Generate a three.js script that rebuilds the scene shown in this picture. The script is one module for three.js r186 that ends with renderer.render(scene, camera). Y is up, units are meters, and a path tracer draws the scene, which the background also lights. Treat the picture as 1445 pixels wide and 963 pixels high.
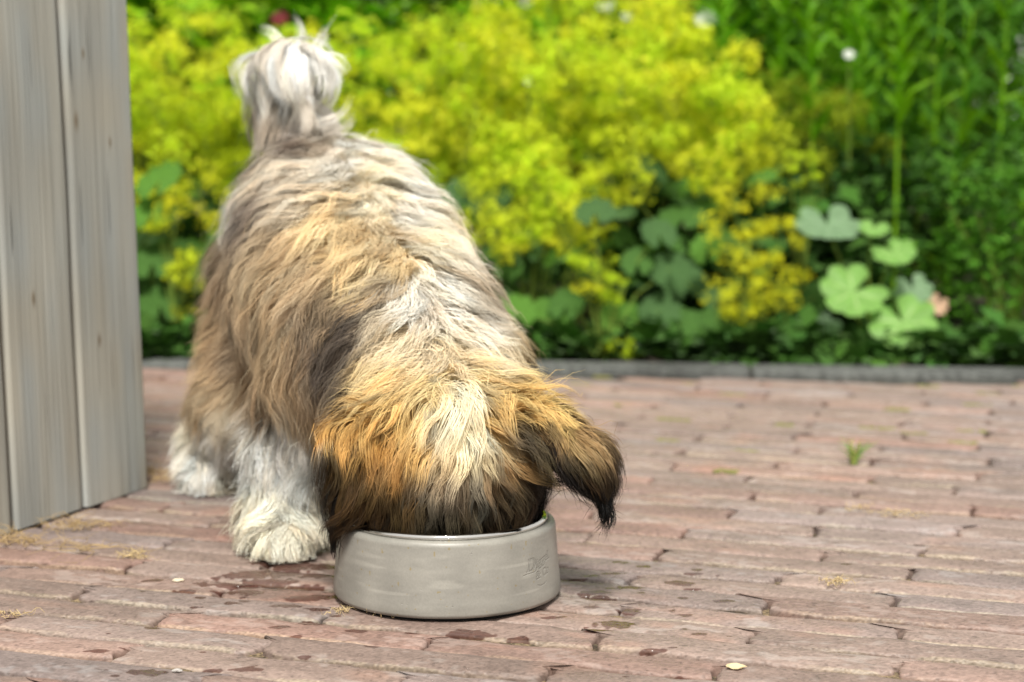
import * as THREE from 'three';
import { MarchingCubes } from 'three/addons/objects/MarchingCubes.js';
import { mergeGeometries } from 'three/addons/utils/BufferGeometryUtils.js';

// ------------------------------------------------------------------ camera, sky, sun, exposure
const scene = new THREE.Scene();
const EYE = 0.42, PITCH = 0.1202, FOCAL = 2620, PW = 1445, PH = 963;
const camera = new THREE.PerspectiveCamera(2 * Math.atan(PH / 2 / FOCAL) * 180 / Math.PI, PW / PH, 0.05, 200);
camera.position.set(0, EYE, 0);
camera.rotation.set(-PITCH, 0, 0);
camera.focus = 1.50;
camera.userData.fStop = 4.9;
scene.add(camera);

const renderer = new THREE.WebGLRenderer({ antialias: true });
renderer.toneMapping = THREE.LinearToneMapping;
renderer.toneMappingExposure = 1.58;
renderer.shadowMap.enabled = true;

const SUN_AZ = 0.0, SUN_EL = 0.9, SUN_I = 3.4;              // azimuth from straight behind the viewer towards the right
const sunDir = new THREE.Vector3(Math.sin(SUN_AZ) * Math.cos(SUN_EL), Math.sin(SUN_EL), Math.cos(SUN_AZ) * Math.cos(SUN_EL));
const sun = new THREE.DirectionalLight(new THREE.Color(1.0, 0.955, 0.88), SUN_I);
sun.position.copy(sunDir).multiplyScalar(12).add(new THREE.Vector3(0, 0, -2.5));
sun.target.position.set(0, 0, -2.5);
sun.castShadow = true; sun.shadow.radius = 24;
sun.shadow.mapSize.set(2048, 2048);
Object.assign(sun.shadow.camera, { left: -4, right: 4, top: 4, bottom: -4, near: 1, far: 30 });
scene.add(sun, sun.target);
{
  const w = 256, h = 128, d = new Float32Array(w * h * 4);
  for (let j = 0; j < h; j++) for (let i = 0; i < w; i++) {
    const el = ((j + 0.5) / h - 0.5) * Math.PI, az = ((i + 0.5) / w - 0.5) * 2 * Math.PI;
    const v = [Math.cos(el) * Math.cos(az), Math.sin(el), Math.cos(el) * Math.sin(az)];
    const c = v[0] * sunDir.x + v[1] * sunDir.y + v[2] * sunDir.z, glow = 0.55 * Math.pow(Math.max(0, c), 6);
    const up = Math.max(0, Math.sin(el)), o = (j * w + i) * 4, k = 0.52;
    d[o] = k * (0.99 + 0.05 * (1 - up) + glow); d[o + 1] = k * (0.965 + 0.04 * (1 - up) + glow); d[o + 2] = k * (0.93 + glow * 0.93); d[o + 3] = 1;
  }
  const t = new THREE.DataTexture(d, w, h, THREE.RGBAFormat, THREE.FloatType);
  t.mapping = THREE.EquirectangularReflectionMapping; t.magFilter = t.minFilter = THREE.LinearFilter; t.needsUpdate = true;
  scene.background = t; scene.environment = t;
}

// ------------------------------------------------------------------ helpers
function rng(seed) { let a = seed >>> 0; return () => { a = (a + 0x6D2B79F5) >>> 0; let t = a; t = Math.imul(t ^ (t >>> 15), t | 1); t ^= t + Math.imul(t ^ (t >>> 7), t | 61); return ((t ^ (t >>> 14)) >>> 0) / 4294967296; }; }
const V = (x, y, z) => new THREE.Vector3(x, y, z);
const clamp = (x, a = 0, b = 1) => x < a ? a : x > b ? b : x;
const lerp = (a, b, t) => a + (b - a) * t;
const smooth = (a, b, x) => { const t = clamp((x - a) / (b - a)); return t * t * (3 - 2 * t); };
function h3(x, y, z) { let n = Math.imul(x, 374761393) ^ Math.imul(y, 668265263) ^ Math.imul(z, 1274126177); n = Math.imul(n ^ (n >>> 13), 1103515245); n ^= n >>> 16; return (n >>> 0) / 4294967296; }
function noise3(x, y, z) {                                     // value noise, -1 .. 1
  const xi = Math.floor(x), yi = Math.floor(y), zi = Math.floor(z); let fx = x - xi, fy = y - yi, fz = z - zi;
  fx = fx * fx * (3 - 2 * fx); fy = fy * fy * (3 - 2 * fy); fz = fz * fz * (3 - 2 * fz);
  const a = h3(xi, yi, zi), b = h3(xi + 1, yi, zi), c = h3(xi, yi + 1, zi), d = h3(xi + 1, yi + 1, zi);
  const e = h3(xi, yi, zi + 1), f = h3(xi + 1, yi, zi + 1), g = h3(xi, yi + 1, zi + 1), h = h3(xi + 1, yi + 1, zi + 1);
  const p = a + (b - a) * fx, q = c + (d - c) * fx, r = e + (f - e) * fx, s = g + (h - g) * fx;
  const u = p + (q - p) * fy, v = r + (s - r) * fy;
  return (u + (v - u) * fz) * 2 - 1;
}
function h2(x, y) { let n = Math.imul(x, 374761393) ^ Math.imul(y, 668265263); n = Math.imul(n ^ (n >>> 13), 1103515245); n ^= n >>> 16; return (n >>> 0) / 4294967296; }
function noise2(x, y) {
  const xi = Math.floor(x), yi = Math.floor(y); let fx = x - xi, fy = y - yi; fx = fx * fx * (3 - 2 * fx); fy = fy * fy * (3 - 2 * fy);
  const a = h2(xi, yi), b = h2(xi + 1, yi), c = h2(xi, yi + 1), d = h2(xi + 1, yi + 1);
  return (a + (b - a) * fx + (c - a + (a - b - c + d) * fx) * fy) * 2 - 1;
}
const fbm2 = (x, y, o = 4) => { let s = 0, a = 0.5; for (let i = 0; i < o; i++) { s += a * noise2(x, y); x = x * 2.03 + 17.1; y = y * 2.03 + 9.7; a *= 0.5; } return s; };
const lin1 = c => c <= 0.04045 ? c / 12.92 : Math.pow((c + 0.055) / 1.055, 2.4);
const L = (r, g, b) => [lin1(r / 255), lin1(g / 255), lin1(b / 255)];
const col = (r, g, b) => new THREE.Color().setRGB(...L(r, g, b));
const used = {};
function numbered(name) { const n = used[name] = (used[name] ?? -1) + 1; return n ? `${name}_${String(n).padStart(3, '0')}` : name; }
function tag(o, label, category, group, kind) { if (label) o.userData.label = label; if (category) o.userData.category = category; if (group) o.userData.group = group; if (kind) o.userData.kind = kind; return o; }
function shadows(o) { o.traverse(m => { if (m.isMesh) { m.castShadow = true; m.receiveShadow = true; } }); return o; }
function group(name, p, parent = scene) { const o = new THREE.Group(); o.name = parent === scene ? numbered(name) : name; if (p) o.position.copy(p); parent.add(o); return o; }
function mesh(name, g, m, parent = scene) { const o = new THREE.Mesh(g, m); o.name = parent === scene ? numbered(name) : name; o.castShadow = o.receiveShadow = true; parent.add(o); return o; }
// a point of the place from the survey of the photograph: the ray through a picture point, cut at a distance or at a height
const cp = Math.cos(PITCH), sp = Math.sin(PITCH);
function ray(px, py) { const dx = (px - 722.5) / FOCAL, dy = -(py - 481.5) / FOCAL; return V(dx, dy * cp - sp, -(cp + dy * sp)); }
function atZ(px, py, dist) { const r = ray(px, py); return r.multiplyScalar(dist / -r.z).add(V(0, EYE, 0)); }
function onGround(px, py, y = 0) { const r = ray(px, py); return r.multiplyScalar((y - EYE) / r.y).add(V(0, EYE, 0)); }
function dataTex(w, h, fill, srgb) {
  const d = new Uint8Array(w * h * 4), c = [0, 0, 0];
  for (let j = 0; j < h; j++) for (let i = 0; i < w; i++) { fill(i, j, c); const o = (j * w + i) * 4; d[o] = clamp(c[0]) * 255; d[o + 1] = clamp(c[1]) * 255; d[o + 2] = clamp(c[2]) * 255; d[o + 3] = 255; }
  const t = new THREE.DataTexture(d, w, h, THREE.RGBAFormat); t.magFilter = THREE.LinearFilter; t.minFilter = THREE.LinearMipmapLinearFilter; t.wrapS = t.wrapT = THREE.RepeatWrapping;
  if (srgb) t.colorSpace = THREE.SRGBColorSpace; t.needsUpdate = true; return t;
}
const toS = c => c <= 0.0031308 ? c * 12.92 : 1.055 * Math.pow(c, 1 / 2.4) - 0.055;
class Geo {                                                     // collects triangles: positions, optional uv and colours
  constructor() { this.p = []; this.u = []; this.c = []; this.i = []; }
  v(x, y, z, u = 0, w = 0, c) { this.p.push(x, y, z); this.u.push(u, w); if (c) this.c.push(c[0], c[1], c[2]); return this.p.length / 3 - 1; }
  t(a, b, c) { this.i.push(a, b, c); }
  q(a, b, c, d) { this.i.push(a, b, c, a, c, d); }
  build() { const g = new THREE.BufferGeometry(); g.setAttribute('position', new THREE.Float32BufferAttribute(this.p, 3)); g.setAttribute('uv', new THREE.Float32BufferAttribute(this.u, 2)); if (this.c.length) g.setAttribute('color', new THREE.Float32BufferAttribute(this.c, 3)); g.setIndex(this.i); g.computeVertexNormals(); return g; }
}
function strip(G, pts, w0, w1, sides = 4, c) {                   // a tapering stem along points
  let prev = null;
  for (let k = 0; k < pts.length; k++) {
    const p = pts[k], t = (pts[Math.min(k + 1, pts.length - 1)].clone().sub(pts[Math.max(k - 1, 0)])).normalize();
    const a = V(0, 1, 0).cross(t); if (a.lengthSq() < 1e-4) a.set(1, 0, 0); a.normalize(); const b = t.clone().cross(a), r = lerp(w0, w1, k / (pts.length - 1)), ring = [];
    for (let s = 0; s < sides; s++) { const q = s / sides * 2 * Math.PI; ring.push(G.v(p.x + (a.x * Math.cos(q) + b.x * Math.sin(q)) * r, p.y + (a.y * Math.cos(q) + b.y * Math.sin(q)) * r, p.z + (a.z * Math.cos(q) + b.z * Math.sin(q)) * r, s / sides, k, c)); }
    if (prev) for (let s = 0; s < sides; s++) G.q(prev[s], prev[(s + 1) % sides], ring[(s + 1) % sides], ring[s]);
    prev = ring;
  }
}
// ------------------------------------------------------------------ the ground
const ROW = V(0.949, 0, 0.314), ACROSS = V(0.314, 0, -0.949);    // along the courses (to the right and nearer), and away from the viewer
const PITCHROW = 0.0505, BRICK = 0.238;
const A0 = onGround(1272, 890);                                  // a brick end that the survey found
const KERB_L = onGround(210, 521), KERB_R = onGround(1445, 539);
const kerbDir = KERB_R.clone().sub(KERB_L).setY(0).normalize(), kerbOut = V(kerbDir.z, 0, -kerbDir.x);   // away from the viewer
const toKerb = p => (p.x - KERB_L.x) * kerbOut.x + (p.z - KERB_L.z) * kerbOut.z;

{ // soil and lawn far beyond, one sheet to the horizon
  const g = new THREE.PlaneGeometry(160, 160, 1, 1).rotateX(-Math.PI / 2);
  const t = dataTex(256, 256, (i, j, c) => { const n = fbm2(i / 16, j / 16) * 0.5 + noise2(i / 2.1, j / 2.1) * 0.25; c[0] = 0.27 + n * 0.18; c[1] = 0.24 + n * 0.18; c[2] = 0.16 + n * 0.12; }, true); t.repeat.set(160, 160);
  const o = mesh('ground', g, new THREE.MeshStandardMaterial({ map: t, roughness: 1 })); o.position.set(0, -0.05, -20); tag(o, null, null, null, 'structure');
}
// map square: x -1 .. 1, distance 1.2 .. 3.2
const MAP0 = [-1, 1.2], MAPS = 2.0, MAPN = 2048;
const stains = [];                                               // water splashed round the bowl: dark wet marks [x, dist, size, squash]
{
  const R = rng(41);
  const S = (px, py, w, s = 0.6) => { const p = onGround(px, py); stains.push([p.x, -p.z, w, s, R() * 9]); };
  S(325, 853, 0.010); S(258, 835, 0.010, .7); S(215, 820, 0.012, .5); S(345, 850, 0.006); S(395, 887, 0.008); S(350, 943, 0.013); S(660, 895, 0.017); S(580, 893, 0.010); S(440, 880, 0.012); S(420, 830, 0.026, .45);
  S(355, 812, 0.034, .42); S(330, 826, 0.030, .35); S(430, 800, 0.036, .45); S(372, 822, .03, .4); S(455, 815, .026, .4); S(410, 812, .03, .35); S(345, 835, .018, .4); S(425, 845, .02, .35); S(440, 762, 0.028, .4); S(400, 858, 0.016, .3); S(380, 796, .02, .4); S(310, 835, .012, .3); S(452, 843, .022, .35); S(295, 944, .009); S(210, 950, .016, .5); S(140, 922, .011, .4); S(280, 846, .007); S(455, 862, .014, .4); S(500, 890, .010); S(530, 915, .008);
  S(890, 862, 0.012, .9); S(868, 882, 0.020, .5); S(848, 893, 0.012, .4); S(960, 823, .012, .6); S(890, 831, .013, .5); S(1020, 849, .008); S(978, 830, .008, .4); S(965, 845, .006); S(922, 921, .010, .35); S(895, 894, .010, .3); S(955, 955, .009); S(835, 815, .009, .4); S(865, 812, .012, .4); S(832, 838, .016, .5); S(1195, 798, .006, .4); S(845, 845, .014, .5); S(905, 838, .004); S(980, 811, .011, .3); S(810, 820, .012, .4); S(985, 895, .006); S(730, 903, .012, .6); S(780, 872, .010, .5);
  for (let k = 0; k < 46; k++) { const left = R() < 0.5; S(left ? 150 + R() * 330 : 800 + R() * 260, 790 + R() * 170, 0.002 + R() * R() * 0.006, 0.4 + R() * 0.5); }
}
function stainAt(x, d) {
  let m = 0;
  for (const s of stains) { const dx = x - s[0], dd = (d - s[1]) / s[3]; if (Math.abs(dx) > s[2] * 1.7 || Math.abs(dd) > s[2] * 1.7) continue; const r = Math.hypot(dx, dd) / s[2] + 0.42 * noise2(x * 190 + s[4], d * 190) + 0.25 * noise2(x * 70, d * 70 + s[4]); m = Math.max(m, smooth(1.0, 0.86, r)); }
  return m;
}
const VOFF = -(A0.x * ACROSS.x + A0.z * ACROSS.z) * -1;
const brickCol = new Uint8Array(MAPN * MAPN * 4), brickRough = new Uint8Array(MAPN * MAPN * 4), brickBump = new Uint8Array(MAPN * MAPN * 4);
for (let j = 0; j < MAPN; j++) for (let i = 0; i < MAPN; i++) {
  const x = MAP0[0] + (i + 0.5) / MAPN * MAPS, d = MAP0[1] + (j + 0.5) / MAPN * MAPS, o = (j * MAPN + i) * 4;
  const far = d > 2.4, u = x * 0.949 - d * 0.314, v = x * 0.314 + d * 0.949;      // along, across the courses
  const big = noise2(u * 7 + 3, v * 16), mid = noise2(u * 34, v * 60 + 8), fine = far ? 0 : noise2(x * 520, d * 520), grit = noise2(x * 230 + 5, d * 230), pit = noise2(x * 330, d * 330 + 40);
  let k = 1 + 0.10 * big + 0.12 * mid + 0.18 * fine + 0.14 * grit;
  if (pit > 0.72) k *= 0.74; if (h2(i, j) > 0.985) k *= 1.25;
  const lime = smooth(0.28, 0.75, noise2(u * 22 + 60, v * 62) * 0.7 + noise2(u * 120, v * 190) * 0.5);   // pale lime bloom
  const rust = smooth(0.25, 0.8, noise2(u * 13 + 90, v * 25 + 4) * 0.8 + mid * 0.3);
  let r = 0.238 * k, g = 0.176 * k, b = 0.150 * k;
  r = lerp(r, 0.265 * k, rust * 0.5); g = lerp(g, 0.158 * k, rust * 0.5); b = lerp(b, 0.117 * k, rust * 0.5);
  r = lerp(r, 0.40, lime * 0.36); g = lerp(g, 0.355, lime * 0.36); b = lerp(b, 0.325, lime * 0.36);
  const jd = Math.abs(((v * -1 + VOFF) / PITCHROW + 1000) % 1 - 0.5) * PITCHROW, crust = far ? 0 : smooth(.35, .7, smooth(0.0085, 0.0015, jd) * .9 + 0.5 * noise2(u * 40 + 5, v * 60) * smooth(.012, .002, jd) + .2 * grit - .12);   // sand and lime caught along the joints
  const cs = .8 + .35 * fine; const ck = crust * .5 * smooth(-.45, .5, noise2(u * 11, v * 23 + 7)); r = lerp(r, 0.40 * cs, ck); g = lerp(g, 0.335 * cs, ck); b = lerp(b, 0.235 * cs, ck);
  const w = stainAt(x, d);
  if (w) { r *= 1 - 0.60 * w; g *= 1 - 0.72 * w; b *= 1 - 0.74 * w; }
  brickCol[o] = toS(clamp(r)) * 255; brickCol[o + 1] = toS(clamp(g)) * 255; brickCol[o + 2] = toS(clamp(b)) * 255; brickCol[o + 3] = 255;
  const ro = clamp(0.56 + 0.08 * mid - 0.3 * w + 0.1 * lime) * 255; brickRough[o] = brickRough[o + 1] = brickRough[o + 2] = ro; brickRough[o + 3] = 255;
  const hh = clamp(0.5 + 0.22 * mid + 0.14 * grit * (1 - .6 * w) + 0.16 * fine * (1 - .7 * w) - (pit > 0.72 ? 0.2 : 0)) * 255; brickBump[o] = brickBump[o + 1] = brickBump[o + 2] = hh; brickBump[o + 3] = 255;
}
const mk = (a, srgb) => { const t = new THREE.DataTexture(a, MAPN, MAPN, THREE.RGBAFormat); t.magFilter = THREE.LinearFilter; t.minFilter = THREE.LinearMipmapLinearFilter; if (srgb) t.colorSpace = THREE.SRGBColorSpace; t.needsUpdate = true; return t; };
const brickMat = new THREE.MeshStandardMaterial({ map: mk(brickCol, true), roughnessMap: mk(brickRough), roughness: 1, bumpMap: mk(brickBump), bumpScale: 0.0016, vertexColors: true });
const uvOf = (x, z) => [(x - MAP0[0]) / MAPS, (-z - MAP0[1]) / MAPS];

const SHIFT = (() => { const R = rng(88), o = {}; for (let r = -16; r < 52; r++) o[r] = (r & 1 ? BRICK / 2 : 0) + (R() - 0.5) * 0.035; return o; })();
const pavement = group('brick_pavement'); tag(pavement, null, null, null, 'structure');
{ // sandy bed that shows in the joints
  const R = rng(5), G = new Geo(), n = 280, m = 300;
  const x0 = -1.0, x1 = 1.0, d0 = 1.1, d1 = 3.35, id = [], a0 = A0.x * ROW.x + A0.z * ROW.z, c0 = A0.x * ACROSS.x + A0.z * ACROSS.z;
  for (let j = 0; j <= m; j++) for (let i = 0; i <= n; i++) {
    const x = lerp(x0, x1, i / n), d = lerp(d0, d1, Math.pow(j / m, 1.25));
    const bl = x * ROW.x - d * ROW.z, bw = (x * ACROSS.x - d * ACROSS.z - c0) / PITCHROW, br = Math.round(bw), be = (bl - a0 - (SHIFT[br] ?? 0)) / BRICK, hole = smooth(0.022, 0.010, Math.abs(be - Math.round(be)) * BRICK) * smooth(-0.1, 0.25, bw - br) * (h2(br, Math.round(be)) > .3 ? 1 : .25);   // bed sinks and turns darker brown where two worn corners meet
    const y = -0.0055 - 0.007 * hole + 0.0024 * noise2(x * 26, d * 26) + 0.0007 * noise2(x * 90, d * 90) + (R() - .5) * 0.0005;
    const moss = smooth(0.2, 0.7, noise2(x * 9 + 7, d * 9) + smooth(2.0, 2.6, d) * 0.4 - .3), dark = smooth(0.1, 0.6, noise2(x * 31 + 70, d * 31)), k = 0.75 + 0.5 * R();
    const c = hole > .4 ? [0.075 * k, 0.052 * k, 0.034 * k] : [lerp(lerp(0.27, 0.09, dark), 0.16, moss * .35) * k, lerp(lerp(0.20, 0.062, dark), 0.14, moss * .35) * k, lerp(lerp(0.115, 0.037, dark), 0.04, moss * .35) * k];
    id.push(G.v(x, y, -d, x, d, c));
  }
  for (let j = 0; j < m; j++) for (let i = 0; i < n; i++) { const a = j * (n + 1) + i; G.q(id[a], id[a + 1], id[a + n + 2], id[a + n + 1]); }
  const t = dataTex(256, 256, (i, j, c) => { const n2 = 0.78 + 0.3 * noise2(i / 1.7, j / 1.7) + 0.2 * noise2(i / 5, j / 5); c[0] = c[1] = c[2] = n2; }, true); t.repeat.set(5, 5);
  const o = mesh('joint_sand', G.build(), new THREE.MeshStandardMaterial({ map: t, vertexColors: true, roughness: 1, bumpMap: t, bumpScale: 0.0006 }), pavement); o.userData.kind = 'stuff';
}
function brickGeo(cx, cz, R, fine) {                              // one worn paver, its top near y = 0, built where it lies
  const hl = (BRICK - 0.0025 - R() * 0.004) / 2, hw = (PITCHROW - 0.0030 - R() * 0.0050) / 2, n1 = fine ? 15 : 7, n2 = fine ? 5 : 3, out = [];
  const corner = [0, 1, 2, 3].map(k => (k > 1 ? 0.008 + R() * 0.016 : 0.002 + R() * R() * 0.012)), cornerL = corner.map(c => c * (0.8 + R() * 0.9)), sd = R() * 100, tilt = (R() - 0.5) * 0.05, tiltL = (R() - 0.5) * 0.012, dy = (R() - 0.5) * 0.0028, wob = 0.0014 + R() * 0.0016;
  const edge = (sx, sy) => {};
  const P = (l, w) => out.push([l, w]);
  // outline: walk round with the corners cut and worn
  const cs = [[-1, -1], [1, -1], [1, 1], [-1, 1]];
  for (let k = 0; k < 4; k++) {
    const [ax, ay] = cs[k], [bx, by] = cs[(k + 1) % 4], long = k % 2 === 0, m = long ? n1 : n2;
    const ra = Math.min(long ? cornerL[k] : corner[k], hl), rb = Math.min(long ? cornerL[(k + 1) % 4] : corner[(k + 1) % 4], hl);
    const A = [ax * hl + (long ? ra : 0), ay * hw + (long ? 0 : Math.min(corner[k], hw * .8))], B = [bx * hl - (long ? rb : 0), by * hw - (long ? 0 : Math.min(corner[(k + 1) % 4], hw * .8))];
    if (!long) { A[1] = ay * (hw - Math.min(corner[k], hw * 0.75)); B[1] = by * (hw - Math.min(corner[(k + 1) % 4], hw * 0.75)); }
    for (let q = 0; q <= m; q++) P(lerp(A[0], B[0], q / m), lerp(A[1], B[1], q / m));
  }
  const N = out.length, G = new Geo();
  // wobble
  for (const p of out) { const f = 1; p[0] += wob * 1.2 * noise2(p[1] * 130 + sd, p[0] * 60); p[1] += (wob * noise2(p[0] * 42 + sd, p[1] * 9) + wob * 0.7 * noise2(p[0] * 130, sd) - Math.max(0, noise2(p[0] * 34 + sd * 2, 5 + Math.sign(p[1]) * 3) - 0.45) * 0.006 * Math.sign(p[1])) * f; }
  const tone = 0.86 + R() * 0.3, hue = R(), purple = hue > 0.66 ? (hue - 0.66) / 0.34 : 0, redder = cx < -0.1 ? 0.55 : 0.28, red = hue < redder ? 1 - hue / redder : 0;
  const C = [tone * (1 - 0.10 * purple + 0.04 * red), tone * (1 - 0.03 * purple - 0.10 * red), tone * (1 + 0.06 * purple - 0.13 * red)];
  const put = (l, w, y) => { const x = cx + ROW.x * l + ACROSS.x * w, z = cz + ROW.z * l + ACROSS.z * w, uv = uvOf(x, z); uv[1] += y * 0.5; return G.v(x, y + dy + w * tilt + l * tiltL + 0.0009 * noise2(l * 40 + sd, w * 50), z, uv[0], uv[1], C); };
  const ring = (inset, y) => out.map(([l, w]) => put(l * (hl - inset) / hl, w * (hw - inset) / hw, y));
  const rs = fine ? [ring(-0.0005, -0.02), ring(0.0002, -0.0036), ring(0.0012, -0.0013), ring(0.0032, -0.0003), ring(0.010, 0.0004)] : [ring(0, -0.02), ring(0.0008, -0.002), ring(0.004, 0)];
  for (let k = 0; k + 1 < rs.length; k++) for (let q = 0; q < N; q++) G.q(rs[k][q], rs[k][(q + 1) % N], rs[k + 1][(q + 1) % N], rs[k + 1][q]);
  const spine = []; const top = rs[rs.length - 1];                 // close the top on its middle line
  const mid = [put(-hl * 0.6, 0, 0.0006), put(-hl * .2, 0, 0.0006), put(hl * .2, 0, 0.0006), put(hl * 0.6, 0, 0.0006)];
  const near = q => { const l = out[q][0] / hl; return l < -0.4 ? 0 : l < 0 ? 1 : l < 0.4 ? 2 : 3; };
  for (let q = 0; q < N; q++) { const r = (q + 1) % N, a = near(q), b = near(r); G.t(top[q], top[r], mid[a]); if (a !== b) G.t(top[r], mid[b], mid[a]); }
  const g = G.build(); return g;
}
{
  const R = rng(2024), list = [];
  const a0 = A0.x * ROW.x + A0.z * ROW.z, c0 = A0.x * ACROSS.x + A0.z * ACROSS.z;
  for (let r = -16; r < 52; r++) {
    const shift = SHIFT[r];
    for (let k = -14; k < 12; k++) {
      const l = a0 + shift + (k + 0.5) * BRICK, w = c0 + r * PITCHROW + 0.002 * noise2(r * 3.1, k * 0.4);
      const x = ROW.x * l + ACROSS.x * w, z = ROW.z * l + ACROSS.z * w;
      if (-z < 1.12 || Math.abs(x) > 0.30 * -z + 0.42 || toKerb(V(x, 0, z)) > -0.02 - 0.12 * 0) continue;
      const inView = Math.abs(x) < 0.28 * -z + 0.13 && -z > 1.3;
      list.push([x, z, r, k, inView]);
    }
  }
  list.sort((a, b) => (b[4] - a[4]) || (-a[1] + b[1]));
  const rest = []; let n = 0;
  for (const [x, z, , , inView] of list) {
    const asPart = inView && n < 298, g = brickGeo(x, z, R, asPart && -z < 2.5);
    if (asPart) { n++; g.computeBoundingBox(); const o = mesh('brick', g, brickMat, pavement); o.name = n > 1 ? `brick_${String(n - 1).padStart(3, '0')}` : 'brick'; }
    else rest.push(g);
  }
  if (rest.length) mesh('brick_field', mergeGeometries(rest), brickMat, pavement).userData.kind = 'stuff';
}
{ // flat kerb stones along the bed
  const R = rng(9), kerb = group('kerb'); tag(kerb, null, null, null, 'structure');
  const t = dataTex(256, 256, (i, j, c) => { const n = 0.31 + 0.12 * fbm2(i / 20, j / 20) + 0.10 * noise2(i / 1.6, j / 1.6); c[0] = n * 0.97; c[1] = n; c[2] = n * 0.97; }, true);
  const m = new THREE.MeshStandardMaterial({ map: t, roughness: 0.9, bumpMap: t, bumpScale: 0.002 });
  for (let k = -2; k < 4; k++) {
    const s = new THREE.Shape(); s.moveTo(0, -0.1); s.lineTo(0, 0.004); s.lineTo(0.006, 0.008); s.lineTo(0.080, 0.008); s.lineTo(0.086, 0.004); s.lineTo(0.086, -0.1);
    const g = new THREE.ExtrudeGeometry(s, { depth: 0.594, bevelEnabled: true, bevelSize: 0.003, bevelThickness: 0.003, bevelSegments: 1 });
    const o = mesh('kerb_stone', g, m, kerb); o.matrixAutoUpdate = true;
    const p = KERB_L.clone().addScaledVector(kerbDir, k * 0.603 - 0.2);
    o.position.set(p.x, (R() - .5) * 0.004, p.z); o.rotation.y = Math.atan2(-kerbDir.z, kerbDir.x) ; o.rotation.order = 'YXZ';
    // the profile runs across the kerb, its length along it
    o.quaternion.setFromRotationMatrix(new THREE.Matrix4().makeBasis(kerbOut.clone(), V(0, 1, 0), kerbOut.clone().cross(V(0, 1, 0))));
  }
}
{ // bed soil behind the kerb
  const G = new Geo(), n = 90, m = 60, R = rng(12), id = [];
  for (let j = 0; j <= m; j++) for (let i = 0; i <= n; i++) {
    const a = lerp(-1.4, 3.2, i / n), b = 0.087 + 3.4 * Math.pow(j / m, 1.6), p = KERB_L.clone().addScaledVector(kerbDir, a).addScaledVector(kerbOut, b);
    const y = -0.006 + 0.02 * smooth(0, .3, b - .087) + (j ? 0.014 * noise2(p.x * 12, p.z * 12) + (R() - .5) * 0.012 : 0), k = 0.6 + R() * 0.7; id.push(G.v(p.x, y, p.z, p.x * 3, p.z * 3, [0.05 * k, 0.036 * k, 0.024 * k]));
  }
  for (let j = 0; j < m; j++) for (let i = 0; i < n; i++) { const a = j * (n + 1) + i; G.q(id[a], id[a + 1], id[a + n + 2], id[a + n + 1]); }
  tag(mesh('bed_soil', G.build(), new THREE.MeshStandardMaterial({ vertexColors: true, roughness: 1 })), null, null, null, 'structure');
}
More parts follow.
